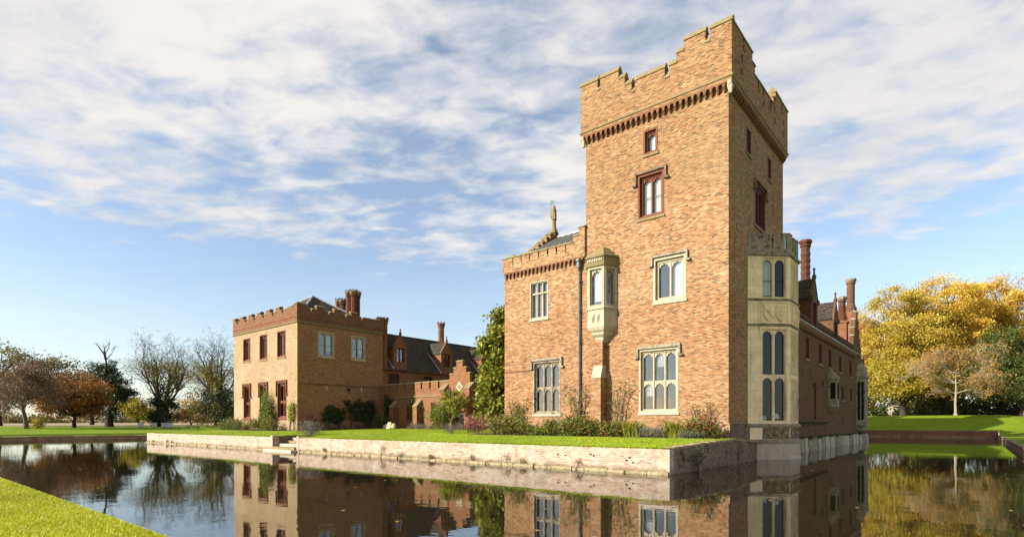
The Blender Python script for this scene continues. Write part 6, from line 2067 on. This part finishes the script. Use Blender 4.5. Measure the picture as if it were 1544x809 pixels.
fr = Fr((-110.5, 37.7, gh(-110.5, 37.7)), (0.5, 0.86, 0), (0.86, -0.5, 0))
mb = MB(); fr.box(mb, -0.8, 0.8, 0.42, 0.48, -0.22, 0.22); obj('seat', mb, M['wood'], b_t)
for e in (-0.65, 0.65):
    mb = MB(); fr.box(mb, e - 0.05, e + 0.05, -0.05, 0.419, -0.2, 0.2); obj('leg', mb, M['wood'], b_t)
# small stone hut beyond the trees
hx, hy = -15.1, 168
hz = gh(hx, hy)
hut = thing('stone_hut', 'small pale stone hut half hidden behind the golden trees', 'hut', (hx, hy, hz))
HF_ = Fr((0, hy - 2, 0), (1, 0, 0), (0, -1, 0))
mb = MB()
wall(mb, HF_, hx - 1.6, hx + 1.6, hz - 0.3, hz + 3.2, [(hx - 0.2, hx + 0.9, hz, hz + 2.2)])
mb.face([(hx - 1.6, hy - 2, hz - .3), (hx - 1.6, hy + 2, hz - .3), (hx - 1.6, hy + 2, hz + 3.2), (hx - 1.6, hy - 2, hz + 3.2)])
mb.face([(hx + 1.6, hy - 2, hz - .3), (hx + 1.6, hy + 2, hz - .3), (hx + 1.6, hy + 2, hz + 3.2), (hx + 1.6, hy - 2, hz + 3.2)])
mb.face([(hx - 1.6, hy + 2, hz - .3), (hx + 1.6, hy + 2, hz - .3), (hx + 1.6, hy + 2, hz + 3.2), (hx - 1.6, hy + 2, hz + 3.2)])
obj('wall', mb, [M['pale_base'], M['room']], hut)
mb = MB()
for i, (p, q) in enumerate((((-1.8, -2.2), (1.8, -2.2)), ((1.8, -2.2), (1.8, 2.2)), ((1.8, 2.2), (-1.8, 2.2)), ((-1.8, 2.2), (-1.8, -2.2)))):
    mb.face([(hx + p[0], hy + p[1], hz + 3.15), (hx + q[0], hy + q[1], hz + 3.15), (hx, hy, hz + 4.6)])
obj('roof', mb, M['tiles'], hut)

# ---------------------------------------------------------------- grass blades
def blades(name, X, Y, Z, h, w, rs, label, cat='grass', lean=0.5, mat='lawn_grass'):
    n = len(X)
    a = rs.uniform(0, 2 * math.pi, n)
    b = rs.uniform(0, 2 * math.pi, n)
    hh = h * rs.uniform(0.5, 1.2, n)
    ww = w * rs.uniform(0.7, 1.3, n)
    base = np.stack([X, Y, Z], 1)
    side = np.stack([np.cos(a) * ww, np.sin(a) * ww, np.zeros(n)], 1)
    tip = base + np.stack([np.cos(b) * hh * lean, np.sin(b) * hh * lean, hh], 1)
    V = np.stack([base - side, base + side, tip], 1)
    o = quad_cloud(name, V, np.clip(rs.normal(0.47, 0.2, n) + 0.13 * np.sin(X * 2.1 + 1.3 * np.sin(Y * 1.9)) * np.sin(Y * 2.7 + X * 0.7) + 0.12 * np.sin(X * 0.55 + Y * 0.4), 0, 1), LF[mat], k=3)
    o['kind'] = 'stuff'; o['label'] = label; o['category'] = cat
rs = np.random.RandomState(77)
n = 330000
u = rs.random(n) ** 1.5
X = -5.0 - 27 * u
Y = np.where(rs.random(n) < 0.72, rs.uniform(0.6, MY0 + 0.16, n), rs.uniform(-3.5, 0.6, n))
Z = np.where(Y > MY0, 0.45 - (Y - MY0) * 0.6, 0.45) - 0.005
blades('bank_grass', X, Y, Z, 0.05, 0.0065, rs, 'short sunlit grass on the near bank of the moat', mat='grass')
n = 240000
X = rs.uniform(TX0 + 0.1, TX1 - 0.4, n)
X = np.where(rs.random(n) < 0.45, np.maximum(X, rs.uniform(TX0, TX1 - 0.4, n)), X)
Y = TY0 + 0.05 + (rs.random(n)) * 8.2
k = ~((X > SX0 - 0.2) & (X < SX1 + 0.2) & (Y < SY + 0.1)) & ~((X > -26.5) & (Y > 26.95)) & ~((X < -51.2) & (Y > 27.2))
X, Y = X[k], Y[k]
blades('lawn_grass', X, Y, np.array([th(v) for v in Y]) - 0.005, 0.05, 0.014, rs, 'mown sunlit grass of the terrace lawn')
n = 26000
X = rs.uniform(TX0, TX1 - 0.3, n)
k = ~((X > SX0 - 0.3) & (X < SX1 + 0.3))
X = X[k]
Y = TY0 + np.abs(rs.normal(0.03, 0.1, len(X)))
blades('lawn_fringe', X, Y, np.full(len(X), 1.0), 0.11, 0.013, rs, 'shaggy fringe of grass along the top of the terrace wall')
n = 30000
X = np.where(rs.random(n) < 0.55, rs.uniform(-45, 3, n), rs.uniform(-45, 3, n))
Y = rs.uniform(100.1, 101.2, n)
blades('bank_fringe', X, Y, np.full(n, 1.0), 0.12, 0.02, rs, 'grass overhanging the far brick wall of the moat')

# leaves blown onto the grass
def blown(name, label, x0, x1, y0, y1, n, zf, s, seed):
    rs = np.random.RandomState(seed)
    x = rs.uniform(x0, x1, n); y = rs.uniform(y0, y1, n)
    k = ~((x > SX0 - 0.2) & (x < SX1 + 0.2) & (y > TY0 - 0.2) & (y < SY + 0.1))
    x, y = x[k], y[k]
    z = np.array([zf(a, b) for a, b in zip(x, y)]) + 0.045
    o = quad_cloud(name, leaves(np.stack([x, y, z], 1), s, rs, 0.7, 3.0), rs.random(len(x)), LF['copper'])
    o['kind'] = 'stuff'; o['label'] = label; o['category'] = 'leaves'
blown('blown_leaves', 'brown leaves lying on the near bank grass', -30, -5, 0.6, 2.7, 260, lambda a, b: 0.45, 0.05, 5)
blown('blown_leaves', 'brown leaves lying on the terrace lawn', TX0, TX1, TY0 + 0.2, 27, 500, lambda a, b: th(b), 0.09, 6)
# things seen behind the lower lights of the stone bay
lampx = bfr[0].P(1.86, 1.99, -0.5)
lamp = thing('table_lamp', 'table lamp with white shade inside the stone bay window', 'lamp', tuple(lampx))
mb = MB(); mb.lathe(tuple(lampx), [(0.1, 0), (0.1, 0.03), (0.02, 0.06), (0.02, 0.32)], 8); obj('stand', mb, M['dark_bar'], lamp)
mb = MB(); mb.lathe((lampx.x, lampx.y, lampx.z + 0.28), [(0.26, 0), (0.15, 0.3)], 12, cap=False); obj('lamp_shade', mb, M['blind'], lamp)
cb = bfr[0].P(1.12, 1.99, -0.5)
ch = thing('white_chair', 'low white chair back seen inside the stone bay window', 'chair', tuple(cb))
mb = MB(); bfr[0].box(mb, 0.92, 1.36, 2.16, 2.42, -0.56, -0.5); obj('backrest', mb, M['blind'], ch)
mb = MB(); bfr[0].box(mb, 0.92, 1.36, 2.10, 2.159, -0.78, -0.5); obj('seat', mb, M['blind'], ch)
for u in (0.95, 1.31):
    for o_ in (-0.75, -0.54):
        mb = MB(); bfr[0].box(mb, u - 0.02, u + 0.02, 1.99, 2.099, o_ - 0.02, o_ + 0.02); obj('leg', mb, M['blind'], ch)
